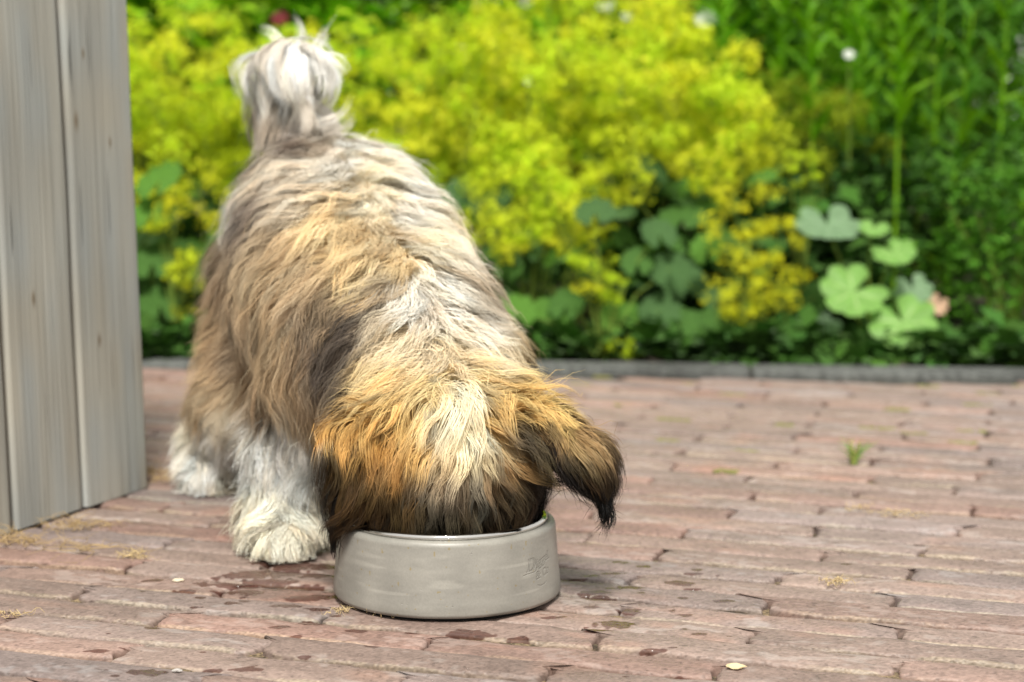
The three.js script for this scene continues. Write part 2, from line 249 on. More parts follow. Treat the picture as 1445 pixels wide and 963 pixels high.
// ------------------------------------------------------------------ the weathered plank wall at the left
const PL_C = onGround(211, 690), PL_N = onGround(0, 760);
{
  const dir = PL_N.clone().sub(PL_C).setY(0).normalize();          // from the far corner towards the viewer
  const out = V(-dir.z, 0, dir.x); if (out.x < 0) out.negate();
  const wall = group('wooden_planter', PL_C.clone()); tag(wall, 'tall planter of weathered grey upright planks beside the dog', 'planter');
  const W = 512, H = 2048;
  const grain = (seed, knots) => {
    const f = (x, y) => {                                            // x across 0..1, y up 0..1 (0.125 x 0.75 m)
      let wx = x + 0.012 * noise2(x * 3 + seed, y * 5) , k = 0;
      for (const [kx, ky, kr] of knots) { const dx = x - kx, dy = (y - ky) * 5; const d = Math.hypot(dx, dy * 0.55) / kr; wx += Math.sign(dx || 1) * 0.07 * kr * 8 * Math.exp(-d * d) * 0.5; k = Math.max(k, Math.exp(-d * d * 3)); }
      const g = noise2(wx * 42 + seed, y * 7) * 0.5 + noise2(wx * 120 + seed, y * 16) * 0.32 + noise2(wx * 18, y * 3 + seed) * 0.4;
      const crack = smooth(0.70, 0.86, noise2(wx * 60 + seed * 3, y * 5 + 3) * 0.75 + noise2(wx * 20, y * 9 + seed) * 0.35);
      return [g, k, crack, noise2(x * 2.2 + seed, y * 6), noise2(x * 5 + seed, y * 11 + 3)];
    };
    const map = dataTex(W / 2, H / 2, (i, j, c) => {
      const x = i / (W / 2), y = j / (H / 2), [g, k, cr, a, b] = f(x, y); const v = 0.60 + 0.042 * g + 0.06 * a - 0.2 * cr; const warm = clamp(0.5 + 0.55 * b);
      c[0] = v * lerp(0.975, 1.01, warm); c[1] = v * lerp(1.0, 0.99, warm); c[2] = v * lerp(0.985, 0.92, warm);
      if (k > 0.02) { c[0] = lerp(c[0], 0.40, k * .8); c[1] = lerp(c[1], 0.345, k * .8); c[2] = lerp(c[2], 0.27, k * .8); }
    }, true);
    const bump = dataTex(W / 2, H / 2, (i, j, c) => { const [g, k, cr] = f(i / (W / 2), j / (H / 2)); c[0] = c[1] = c[2] = 0.55 + 0.22 * g - 0.4 * cr + 0.2 * k; });
    return new THREE.MeshStandardMaterial({ map, bumpMap: bump, bumpScale: 0.0016, roughness: 0.82 });
  };
  const mats = [grain(3.3, [[0.14, 0.80, 0.13], [0.22, 0.735, 0.07], [0.1, 0.53, .05], [0.55, 0.72, 0.05], [0.3, 0.23, 0.035], [0.25, 0.62, 0.03], [0.6, 0.5, 0.03]]), grain(11.7, [[0.7, 0.85, 0.06], [0.4, 0.3, 0.04]]), grain(23.1, [[0.3, 0.6, 0.06]])];
  const widths = [0.127, 0.121, 0.125, 0.122, 0.126, 0.124], Hh = 0.78;
  const plank = (w, R) => {                                           // an uneven board: x across, y up, z thickness
    const G = new Geo(), ny = 26, e = 0.004, T = 0.028, rows = [];
    for (let j = 0; j <= ny; j++) {
      const y = Hh * j / ny, l = 0.0012 * noise2(y * 9 + R, 1) - (R < 2 && Math.abs(y - 0.585) < 0.05 ? 0.004 * (1 - Math.abs(y - 0.585) / 0.05) : 0), r = 0.0012 * noise2(y * 9 + R, 7), z = 0.0015 * noise2(y * 5, R);
      const prof = [[l, -T], [l, z - e], [l + e * .4, z - e * .35], [l + e * 1.4, z], [w * .5, z + 0.0006], [w + r - e * 1.4, z], [w + r - e * .4, z - e * .35], [w + r, z - e], [w + r, -T]];
      rows.push(prof.map(([x, zz]) => G.v(x, y, zz, clamp(x / w, 0.005, .995), y / Hh * 0.99 + .005)));
    }
    for (let j = 0; j < ny; j++) for (let q = 0; q + 1 < rows[0].length; q++) G.q(rows[j][q], rows[j][q + 1], rows[j + 1][q + 1], rows[j + 1][q]);
    for (const row of [rows[0], rows[ny]]) for (let q = 1; q + 1 < row.length - 1; q++) G.t(row[0], row[q], row[q + 1]), G.t(row[0], row[q + 1], row[q]);
    for (let j = 0; j < ny; j++) G.q(rows[j][8], rows[j][0], rows[j + 1][0], rows[j + 1][8]);
    return G.build();
  };
  const lean = 0.027;
  const basis = new THREE.Matrix4().makeBasis(dir, V(0, 1, 0), out.clone().negate()).determinant() > 0;
  const holder = (o, p, ax, oz) => { const up = V(0, 1, 0).addScaledVector(V(-1, 0, 0), lean).normalize(); const x = ax.clone(), z = x.clone().cross(up).normalize(); if (z.dot(oz) < 0) z.negate(); const m = new THREE.Matrix4().makeBasis(x, up, z); o.matrix.copy(m).setPosition(p); o.matrix.decompose(o.position, o.quaternion, o.scale); };
  let s = 0;
  widths.forEach((w, k) => {
    const o = mesh('plank', plank(w - 0.007, k * 1.7 + .5), mats[k % 3], wall);
    // boards run from the far corner towards the viewer, faces outwards
    const zAxis = V(0, 0, 0).copy(dir).cross(V(0, 1, 0)); const flip = zAxis.dot(out) < 0;
    holder(o, flip ? dir.clone().multiplyScalar(s + w - 0.007) : dir.clone().multiplyScalar(s), flip ? dir.clone().negate() : dir.clone(), out);
    o.position.addScaledVector(out, (k % 2) * -0.0014); o.position.y = 0.002;
    s += w;
  });
  { const rail = mesh('backing_board', new THREE.BoxGeometry(0.74, 0.775, 0.012), new THREE.MeshStandardMaterial({ color: new THREE.Color().setRGB(0.20, 0.115, 0.06), roughness: .9 }), wall); const fl = dir.clone().cross(V(0, 1, 0)).dot(out) < 0; holder(rail, dir.clone().multiplyScalar(0.372).addScaledVector(out, -0.0145).setY(0.3895), fl ? dir.clone().negate() : dir.clone(), out); rail.position.addScaledVector(V(-1, 0, 0), lean * 0.39); }
  // the far side, turned away from the viewer, and the corner post behind the boards
  const back = dir.clone().negate(), side = out.clone().negate();
  for (let k = 0; k < 3; k++) { const o = mesh('plank', plank(0.124, 9 + k), mats[(k + 1) % 3], wall); holder(o, side.clone().multiplyScalar(0.0285 + k * 0.1265 + (side.clone().cross(V(0, 1, 0)).dot(back) > 0 ? 0 : 0.124)), side.clone().cross(V(0, 1, 0)).dot(back) > 0 ? side.clone() : side.clone().negate(), back); o.position.addScaledVector(back, -0.001); o.position.y = 0.002; }
  const soil = mesh('planting_soil', new THREE.BoxGeometry(0.36, 0.02, 0.7), new THREE.MeshStandardMaterial({ color: new THREE.Color().setRGB(0.04, 0.03, 0.02), roughness: 1 }), wall);
  holder(soil, dir.clone().multiplyScalar(0.37).addScaledVector(side, 0.225).setY(0.70), side.clone().cross(V(0, 1, 0)).dot(back) > 0 ? side.clone() : side.clone().negate(), back);
}
// ------------------------------------------------------------------ the bowl
const BOWL = onGround(631, 839); const BR = 0.1005, BT = 0.0955, BH = 0.0655;
{
  const bowl = group('dog_bowl', V(BOWL.x, 0.0035, BOWL.z)); tag(bowl, 'round grey concrete dog bowl with a shiny steel insert', 'dog bowl');
  const W = 2048, H = 256, cv = document.createElement('canvas'); cv.width = W; cv.height = H; const x = cv.getContext('2d');
  x.fillStyle = '#909090'; x.fillRect(0, 0, W, H);
  const R = rng(77);
  for (let k = 0; k < 60; k++) { x.fillStyle = `rgba(40,40,40,${0.3 + R() * .6})`; x.beginPath(); x.arc(R() * W, R() * H, 0.6 + R() * R() * 2.2, 0, 7); x.fill(); }
  const word = (s, px, py, size, rot, style = 'italic') => { x.save(); x.translate(px, py); x.rotate(rot); x.font = `${style} ${size}px serif`; x.lineWidth = 2.2; x.strokeStyle = '#2c2c2c'; x.strokeText(s, 0, 0); x.restore(); };
  const TX = W * 0.5 + 262;                                            // the emblem stands to the right of the front
  word('D', TX - 4, 126, 56, -0.05); word('iggel', TX + 40, 122, 35, -0.24); word('& Co', TX + 34, 160, 34, -0.12);
  x.lineWidth = 2.4; x.strokeStyle = '#333'; x.beginPath(); x.moveTo(TX - 18, 136); x.bezierCurveTo(TX + 10, 128, TX + 30, 140, TX + 44, 124); x.stroke(); x.beginPath(); x.moveTo(TX + 40, 178); x.bezierCurveTo(TX + 56, 186, TX + 76, 184, TX + 88, 176); x.stroke();
  const bump = new THREE.CanvasTexture(cv); bump.wrapS = THREE.RepeatWrapping;
  const map = dataTex(1024, 256, (i, j, c) => {
    const a = i / 1024 * Math.PI * 2, cx = Math.cos(a) * 3, cz = Math.sin(a) * 3, y = j / 256;
    const band = noise3(cx * 1.6, y * 13, cz * 1.6) * 0.5 + noise3(cx * 4, y * 34, cz * 4) * 0.25, cloud = noise3(cx * 2.2, y * 3, cz * 2.2 + 9), grit = noise3(cx * 40, y * 60, cz * 40);
    const streak = smooth(0.45, 0.75, noise3(cx * 0.9 + 4, y * 16 + 2, cz * 0.9)) ;
    const k = 0.535 + 0.035 * band + 0.03 * cloud + 0.018 * grit + 0.05 * streak; c[0] = k * 1.0; c[1] = k * 0.985; c[2] = k * 0.935;
    if (noise3(cx * 13, y * 22, cz * 13 + 3) > 0.86) { c[0] *= 0.97; c[1] *= 0.9; c[2] *= 0.72; }
  }, true);
  const conc = new THREE.MeshStandardMaterial({ map, bumpMap: bump, bumpScale: 0.0014, roughness: 0.42 });
  const prof = [[0.0, 0.0], [BR - 0.006, 0.0], [BR - 0.0015, 0.0012], [BR, 0.0045], [BR - 0.0006, 0.012], [lerp(BR, BT, .5), BH * .5], [BT + 0.0004, BH - 0.005], [BT - 0.0006, BH - 0.0018], [BT - 0.003, BH], [BT - 0.0068, BH - 0.0002], [BT - 0.0075, BH - 0.004]].map(([a, b]) => new THREE.Vector2(a, b));
  const body = new THREE.LatheGeometry(prof, 144, Math.PI);
  const uv = body.attributes.uv, ps = body.attributes.position; for (let k = 0; k < uv.count; k++) uv.setY(k, clamp(ps.getY(k) / BH, 0.01, .99));
  mesh('body', body, conc, bowl);
  const steel = new THREE.MeshStandardMaterial({ color: new THREE.Color().setRGB(0.72, 0.71, 0.69), metalness: 1, roughness: 0.09 });
  const r1 = BT - 0.0068, rim = [];
  for (let k = 0; k <= 10; k++) { const a = -0.5 + k / 10 * (Math.PI + 0.3); rim.push(new THREE.Vector2(r1 - 0.0032 + 0.0032 * Math.cos(a), BH + 0.0012 + 0.0032 * Math.sin(a))); }
  mesh('rim', new THREE.LatheGeometry(rim, 144), steel, bowl);
  const inn = [[r1 - 0.0062, BH + 0.0012], [r1 - 0.0075, BH - 0.012], [r1 - 0.010, BH - 0.035], [r1 - 0.016, 0.019], [r1 - 0.026, 0.0125], [r1 - 0.045, 0.011], [0.0001, 0.011]].map(([a, b]) => new THREE.Vector2(a, b));
  mesh('steel_insert', new THREE.LatheGeometry(new THREE.SplineCurve(inn).getPoints(24), 144), steel, bowl);
  const foot = mesh('rubber_foot', new THREE.CylinderGeometry(BR - 0.007, BR - 0.008, 0.003, 96), new THREE.MeshStandardMaterial({ color: 0x0c0c0c, roughness: .9 }), bowl); foot.position.y = -0.0015;
}
// ------------------------------------------------------------------ the planted bed
const leafy = (r, g, b, tr = 0.35, rough = 0.55) => new THREE.MeshPhysicalMaterial({ color: new THREE.Color().setRGB(r, g, b), roughness: rough, transmission: tr, thickness: 0, specularIntensity: 0.3, side: THREE.DoubleSide, vertexColors: false });
const inBed = (px, dist) => { const p = atZ(px, 400, dist); p.y = 0; return p; };
// a spray of tiny lime-yellow star flowers on thin branching stalks, base at the origin, growing up
function flowerSpray(seed, size) {
  const R = rng(seed), fl = new Geo(), st = new Geo(), nb = 9;
  strip(st, [V(0, -size * 0.9, 0), V((R() - .5) * .006, -size * .3, 0), V(0, size * .2, 0)], 0.0011, 0.0007, 3);
  for (let b = 0; b < nb; b++) {
    const a = R() * 6.283, up = 0.25 + R() * 0.9, l = size * (0.38 + R() * .42), d = V(Math.cos(a), up, Math.sin(a)).normalize(), base = V(0, size * (-0.35 + 0.5 * R()), 0), tip = base.clone().addScaledVector(d, l);
    strip(st, [base, base.clone().lerp(tip, .5).add(V(0, -.002, 0)), tip], 0.0007, 0.0004, 3);
    const nf = 15 + Math.floor(R() * 9), cr = size * (0.24 + 0.22 * R());
    for (let f = 0; f < nf; f++) {
      const q = V(R() - .5, R() - .5, R() - .5).normalize().multiplyScalar(cr * (0.45 + .65 * R())), c = tip.clone().add(q), n = q.normalize().add(V(0, .5, 0)).normalize();
      const u = V(0, 1, 0).cross(n); if (u.lengthSq() < 1e-3) u.set(1, 0, 0); u.normalize(); const w = n.clone().cross(u), s = 0.0026 + R() * .0020, r0 = R() * 6.28;
      const g = 0.85 + R() * .3, cc = [g, g * (0.93 + R() * .12), g * (0.7 + R() * .6)];
      const mid = fl.v(c.x - n.x * s * .25, c.y - n.y * s * .25, c.z - n.z * s * .25, 0, 0, cc);
      for (let k = 0; k < 4; k++) { const A = r0 + k * 1.5708, P = (ang, rad) => { const e = c.clone().addScaledVector(u, Math.cos(ang) * rad).addScaledVector(w, Math.sin(ang) * rad).addScaledVector(n, rad * .25); return fl.v(e.x, e.y, e.z, 0, 0, cc); }; const p1 = P(A - .55, s * .75), p2 = P(A, s * 1.15), p3 = P(A + .55, s * .75); fl.t(mid, p1, p3); fl.t(p1, p2, p3); }
    }
  }
  return [fl.build(), st.build()];
}
// a round lobed pleated leaf lying in the xz plane, stalk end at the origin
function lobedLeaf(seed, r, lobes = 9, deep = 0.16, ruck = 0.045) {
  const R = rng(seed), G = new Geo(), n = lobes * 6, rings = [0.12, 0.45, 0.78, 1], ids = [];
  const ctr = G.v(0, 0, 0, .5, .5), open = 0.24;
  for (const q of rings) {
    const row = [];
    for (let k = 0; k <= n; k++) {
      const t = k / n, a = Math.PI / 2 + open + t * (2 * Math.PI - 2 * open), ph = t * lobes % 1, lobe = Math.sin(ph * Math.PI), tooth = 0.03 * Math.abs(Math.sin(t * lobes * 7 * Math.PI / 2));
      const rr = r * q * (1 - deep * (1 - Math.pow(lobe, .6)) * q + tooth * q) * (0.92 + 0.14 * Math.sin((a + Math.PI / 2) / 2) * 0 + 0.05 * noise2(t * 5 + seed, 2));
      const y = r * (0.10 * q * q + ruck * q * (1 - 2 * Math.abs(ph - .5)) - 0.10 * q * q * q * (1 + noise2(t * 4 + seed, 9)));
      row.push(G.v(Math.cos(a) * rr, y, Math.sin(a) * rr, .5 + Math.cos(a) * q * .5, .5 + Math.sin(a) * q * .5));
    }
    ids.push(row);
  }
  for (let k = 0; k < n; k++) { G.t(ctr, ids[0][k + 1], ids[0][k]); for (let q = 0; q + 1 < ids.length; q++) G.q(ids[q][k], ids[q][k + 1], ids[q + 1][k + 1], ids[q + 1][k]); }
  return G.build();
}
const leafTex = (seed, base, vein, lobes) => { const t = dataTex(256, 256, (i, j, c) => { const x = i / 128 - 1, y = j / 128 - 1, a = Math.atan2(y, x), r = Math.hypot(x, y), v = Math.pow(Math.abs(Math.cos((a - Math.PI / 2) * lobes / 2 * 0.87)), 26) * smooth(1, .2, r) * .8, n = 1 + 0.18 * fbm2(x * 5 + seed, y * 5) + 0.06 * noise2(i / 3, j / 3); for (let k = 0; k < 3; k++) c[k] = toS(clamp(lerp(base[k] * n, vein[k], v))); }, true); return t; };
const flowerMat = (r, g, b) => { const m = leafy(r, g, b, 0.48, 0.7); m.vertexColors = true; return m; };
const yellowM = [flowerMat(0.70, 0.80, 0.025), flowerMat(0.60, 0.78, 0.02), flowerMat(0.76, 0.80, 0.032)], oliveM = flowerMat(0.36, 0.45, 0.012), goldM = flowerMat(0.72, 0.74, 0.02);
const stalkM = leafy(0.17, 0.25, 0.04, 0.1);
const mantleM = [[0.055, 0.14, 0.022], [0.08, 0.20, 0.022], [0.055, 0.125, 0.035]].map((c, k) => { const m = leafy(1, 1, 1, 0.32, .75); m.map = leafTex(k * 7, c, [c[0] * 1.7, c[1] * 1.6, c[2] * 1.6], 9); return m; });
const paleM = (() => { const m = leafy(1, 1, 1, 0.32, .5); m.map = leafTex(3, [0.19, 0.38, 0.085], [0.44, 0.60, 0.26], 7); return m; })();
const greyM = (() => { const m = leafy(1, 1, 1, 0.2, .45); m.map = leafTex(5, [0.15, 0.25, 0.13], [0.22, 0.32, 0.2], 7); return m; })();
const sprays = [0, 1, 2, 3, 4, 5].map(k => flowerSpray(100 + k, 0.05 + 0.006 * (k % 3)));
const leaves = [0, 1, 2, 3].map(k => lobedLeaf(50 + k, 0.042)), bigLeaves = [0, 1, 2].map(k => lobedLeaf(80 + k, 0.078, 7, 0.19, .09));
function putSpray(parent, k, p, s, tilt, az, m) {
  const o = mesh('flower_spray', sprays[k][0], m, parent); o.position.copy(p); o.scale.setScalar(s); o.rotation.set(Math.cos(az) * tilt, az * 2.3, Math.sin(az) * -tilt);
  const st = mesh('stalk', sprays[k][1], stalkM, o); return o;
}
function stem(parent, pts, w0, w1, m = stalkM) { const G = new Geo(); strip(G, pts, w0, w1, 4); return mesh('stem', G.build(), m, parent); }
// a lady's mantle clump: a dome of leaves with a cloud of flower sprays over it
const shadeM = leafy(0.035, 0.085, 0.02, .25, .5);
function clump(name, label, c, rx, rz, h0, h1, nSpray, nLeaf, seed, mats, front = 1, leafLow = 0.03) {
  const R = rng(seed), o = group(name, c.clone()); tag(o, label, 'plant');
  for (let k = 0; k < nSpray; k++) {
    let a, r, u, v; do { u = R() * 2 - 1; v = R() * 2 - 1; } while (u * u + v * v > 1); const q = Math.sqrt(1 - (u * u + v * v) * .85), y = lerp(h0, h1 * (0.55 + .45 * q) * (1 + .12 * noise2(u * 3 + seed, v * 3)), Math.pow(R(), 0.7));
    const p = V(u * rx, y, v * rz); putSpray(o, Math.floor(R() * 6), p, 0.85 + R() * .5, 0.15 + .5 * Math.hypot(u, v), Math.atan2(v, u), mats[Math.floor(R() * mats.length)]);
  }
  for (let k = 0; k < 14; k++) { const a = R() * 6.28, r = R() * .8, top = V(Math.cos(a) * r * rx, lerp(h0, h1, .6 * R()), Math.sin(a) * r * rz); stem(o, [V(top.x * .2, 0, top.z * .2), V(top.x * .7, top.y * .5, top.z * .7), top], 0.0022, 0.0012); }
  for (let k = 0; k < nLeaf; k++) {
    const a = R() * 6.28, r = Math.sqrt(R()), y = leafLow + (h0 * 1.15 - leafLow) * R(), p = V(Math.cos(a) * r * rx * 1.05, y, Math.sin(a) * r * rz * 1.05);
    const l = mesh('leaf', leaves[k % 4], mantleM[R() < .25 ? 1 : R() < .5 ? 2 : 0], o); l.position.copy(p); l.scale.setScalar(0.7 + R() * .55); l.rotation.set((R() - .2) * .9 , R() * 6.28, (R() - .5) * .8); l.rotation.order = 'YXZ';
    if (p.z > 0) { l.rotation.set(0.3 + R() * .7, (R() - .5) * 1.8, (R() - .5) * .5); }
  }
  return o;
}
// yellow flowering clumps, from the left
clump('flowering_clump', 'yellow flowering clump between the grey planks and the dog', inBed(235, 3.60), .30, .26, .20, .60, 150, 60, 11, yellowM);
clump('flowering_clump', 'yellow flowering clump directly behind the raised tail of the dog', inBed(500, 3.72), .30, .28, .22, .58, 130, 40, 12, yellowM);
clump('flowering_clump', 'largest bright yellow flowering clump, right of the dog', inBed(815, 3.66), .33, .30, .26, .66, 210, 80, 13, yellowM);
clump('flowering_clump', 'yellow flowering sprays low beside the right flank of the dog', inBed(740, 3.40), .13, .10, .17, .34, 34, 26, 14, yellowM);
clump('flowering_clump', 'yellow flowering clump between the largest clump and the tall stems', inBed(955, 3.62), .17, .20, .30, .54, 70, 40, 15, yellowM);
clump('flowering_clump', 'dull olive flowering clump behind the golden front clump', inBed(1110, 3.85), .20, .18, .22, .46, 60, 40, 16, [oliveM]);
// loose front plants
function frontPlant(label, mats, spots, dist, seed, leafSpots, foot) {
  const R = rng(seed), base = inBed(foot, dist), o = group('flowering_plant', base); tag(o, label, 'plant');
  for (const [px, py, s, d] of spots) { const p = atZ(px, py, dist + (d ?? 0) + (R() - .5) * .06).sub(base); putSpray(o, Math.floor(R() * 6), p, s, .4 * R(), R() * 6, mats[Math.floor(R() * mats.length)]); stem(o, [V(0, 0, 0), V(p.x * .45, p.y * .55, p.z * .4 - .02), p.clone().add(V(0, -.03, 0))], .0018, .001); }
  for (const [px, py, s, m, rx, rz, d] of leafSpots) { const p = atZ(px, py, dist + (d ?? .04)).sub(base), l = mesh('leaf', leaves[Math.floor(R() * 4)], m, o); l.position.copy(p); l.scale.setScalar(s); l.rotation.order = 'YXZ'; l.rotation.set(rx, (R() - .5) * .8, rz); stem(o, [V(0, 0, 0), V(p.x * .5, p.y * .7, p.z * .5 - .02), p], .0016, .0012); }
}
const G0 = mantleM[0], G1 = mantleM[1], G2 = mantleM[2];
frontPlant('golden yellow flowering clump low at the kerb, left of the pale lobed leaves', [goldM, goldM, yellowM[2]], [[1040, 290, .8], [1078, 280, .7], [1022, 326, .85], [1065, 330, .95], [1100, 318, .7], [1035, 372, .9], [1082, 368, .75], [1050, 408, .95], [1098, 402, .85], [1012, 420, .8], [1108, 430, .75], [1042, 448, .95], [1075, 436, .8], [1130, 392, .5], [1122, 345, .45]], 3.2, 21, [[1000, 350, .9, G1, .9, .2], [1130, 470, .8, G0, .7, 0], [1000, 460, 1, G0, .8, .2], [970, 400, 1, G2, .8, 0, .12], [1150, 420, .9, G0, .9, 0, .1]], 1065);
frontPlant('small yellow flower sprays hanging low over the kerb beside bright round leaves', [yellowM[1], goldM], [[820, 370, .7], [845, 385, .8], [870, 400, .6], [830, 410, .7], [860, 425, .7], [880, 495, .8], [865, 497, .5], [900, 498, .5]], 3.2, 22, [[765, 465, 1.5, G1, 1.0, .1], [880, 452, 1.15, G1, .8, -.1], [800, 430, .9, G0, .9, 0], [930, 440, 1, G2, .9, .1], [930, 330, .9, G2, .8, 0], [840, 300, 1, G2, .6, 0], [945, 380, .95, G2, .9, .2], [900, 370, .8, G0, .9, 0], [960, 460, 1.0, G0, .8, 0], [730, 440, 1, G1, .8, 0], [985, 500, .9, G0, .5, .1], [820, 490, .9, G0, .6, .1]], 850);
frontPlant('yellow flower heads at the kerb behind the left flank of the dog', [yellowM[0], goldM], [[262, 372, .8], [255, 390, .9], [275, 405, .7], [245, 300, .9], [225, 320, .8], [262, 450, .7], [255, 475, .6], [300, 320, .8]], 3.26, 23, [[225, 430, 1, G0, .9, 0], [215, 370, 1, G0, .8, 0], [240, 480, .9, G0, .7, 0], [215, 300, 1.1, G1, .7, 0], [225, 255, 1.2, G1, .7, .2]], 250);
// lime sprig standing above the golden clump
frontPlant('thin sprig with lime green flower buds above the golden clump', [yellowM[1]], [[1135, 225, .42], [1118, 240, .36], [1150, 250, .36], [1128, 262, .36], [1145, 230, .3], [1115, 218, .3]], 3.3, 24, [[1140, 300, .6, G1, .7, 0]], 1135);
// plant with large pale lobed leaves
{
  const D = 3.16, base = inBed(1230, D + .05), o = group('large_leaved_plant', base); tag(o, 'plant with large pale lobed leaves beside the kerb, right of the golden flowers', 'plant');
  const R = rng(55);
  for (const [px, py, s, m, rx, ry, rz, d] of [[1168, 318, 0.98, greyM, .55, .3, .05, .05], [1205, 412, 1.0, paleM, .75, -.3, .1, 0], [1262, 356, .66, paleM, .5, .6, -.1, .04], [1275, 455, 1.0, paleM, .75, .5, -.15, -.03], [1232, 322, .5, paleM, .4, 0, .1, .06], [1185, 500, .8, G0, .5, .3, 0, -.04], [1250, 505, .9, G1, .35, -.4, 0, -.05], [1150, 470, .8, greyM, .8, .4, 0, .1], [1290, 410, .6, greyM, .8, .4, 0, .1]]) {
    const p = atZ(px, py, D + d).sub(base), l = mesh('leaf', bigLeaves[Math.floor(R() * 3)], m, o); l.position.copy(p); l.scale.setScalar(s * .84); l.rotation.order = 'XYZ'; l.rotation.set(rx, 2.7 + ry * 1.6, rz);
    stem(o, [V(0, 0, 0), V(p.x * .6, p.y * .7, p.z * .6 - .03), p.clone().add(V(0, -.002, -.01))], .0028, .002);
  }
}
// tall upright stems with narrow leaves
function narrowLeaf(len, w, droop, seed) { const G = new Geo(), n = 6, rows = []; for (let k = 0; k <= n; k++) { const t = k / n, ww = w * Math.pow(Math.sin(Math.PI * (0.06 + .94 * t)), .8) * (k === n ? 0 : 1), y = len * (.35 * t - droop * t * t), z = len * t * .92; rows.push([G.v(-ww, y + ww * .35, z), G.v(0, y, z), G.v(ww, y + ww * .35, z)]); } for (let k = 0; k < n; k++) { G.q(rows[k][0], rows[k + 1][0], rows[k + 1][1], rows[k][1]); G.q(rows[k][1], rows[k + 1][1], rows[k + 1][2], rows[k][2]); } return G.build(); }
const blades = [narrowLeaf(.10, .009, .15, 1), narrowLeaf(.085, .0075, .4, 2), narrowLeaf(.075, .008, 0.0, 3)];
const tallM = [leafy(0.19, 0.46, 0.010, .5), leafy(0.26, 0.54, 0.012, .5), leafy(0.085, 0.25, 0.012, .45), leafy(0.045, 0.12, 0.02, .3)];  // darker leaf tones put the shade of the right end into the colour
function tallStem(label, px, dist, h, m, seed, dens = 1, lean = 0, from = .12) {
  const R = rng(seed), base = inBed(px, dist), o = group('tall_stem_plant', base); tag(o, label, 'plant');
  const top = V(lean * h, h, (R() - .5) * .08), mid = V(lean * h * .35, h * .5, 0); stem(o, [V(0, 0, 0), mid, top], .0042, .0022, tallM[1]);
  const n = Math.round(h * 52 * dens);
  for (let k = 0; k < n; k++) { const t = from + (1 - from) * k / n, p = t < .5 ? V(0, 0, 0).lerp(mid, t * 2) : mid.clone().lerp(top, t * 2 - 1), l = mesh('leaf', blades[Math.floor(R() * 3)], R() < .25 ? tallM[1] : m, o); l.position.copy(p); l.rotation.order = 'YXZ'; l.rotation.set(-.15 - R() * .5, k * 2.4 + R() * .8, 0); l.scale.setScalar((.75 + R() * .5) * (t > .9 ? .7 : 1)); }
}
const tallSpec = [
  [1262, 3.55, .80, 1, 1.3, .0, 'bright green tall stem standing right of the lime sprig', .5], [1150, 3.75, .92, 0, 1, -.04, 'tall stem leaning left behind the lime sprig', .4], [1205, 3.8, .95, 0, 1, .02, 'tall leafy stem left of the bright green stem', .4], [1310, 3.85, .95, 2, 1.2, .02, 'dark tall stem right of the bright green stem', .2],
  [1400, 3.7, 1.0, 2, 1.2, .03, 'tall dark stem near the right picture edge', .2], [1360, 3.95, 1.0, 2, 1.2, -.02, 'tall dark stem second from the right picture edge', .2], [1085, 3.95, .92, 0, 1.1, .04, 'bright tall stem behind the golden front clump', .4], [1030, 4.0, .92, 0, 1.1, -.03, 'tall stem rising behind the right end of the yellow clumps', .5], [1440, 3.9, 1.0, 2, 1.2, 0, 'tall stem cut by the right picture edge', .2], [1230, 4.05, 1.0, 2, 1.2, 0, 'rear tall stem behind the bright green stem', .2], [1335, 3.6, .62, 2, 1.2, .05, 'shorter dark stem right of the large pale leaves', .1], [1180, 4.1, 1.0, 0, 1.1, .05, 'rear tall stem behind the two left stems', .3], [1000, 4.15, .9, 0, 1.1, 0, 'tall stem behind the middle of the bed', .5], [1285, 4.15, 1, 2, 1.1, .05, 'rear dark stem with deep shade put into its leaf colour', .2]];
tallSpec.forEach(([px, d, h, m, den, ln, label, from], k) => tallStem(label, px, d, h, tallM[m], 300 + k, den, ln, from));
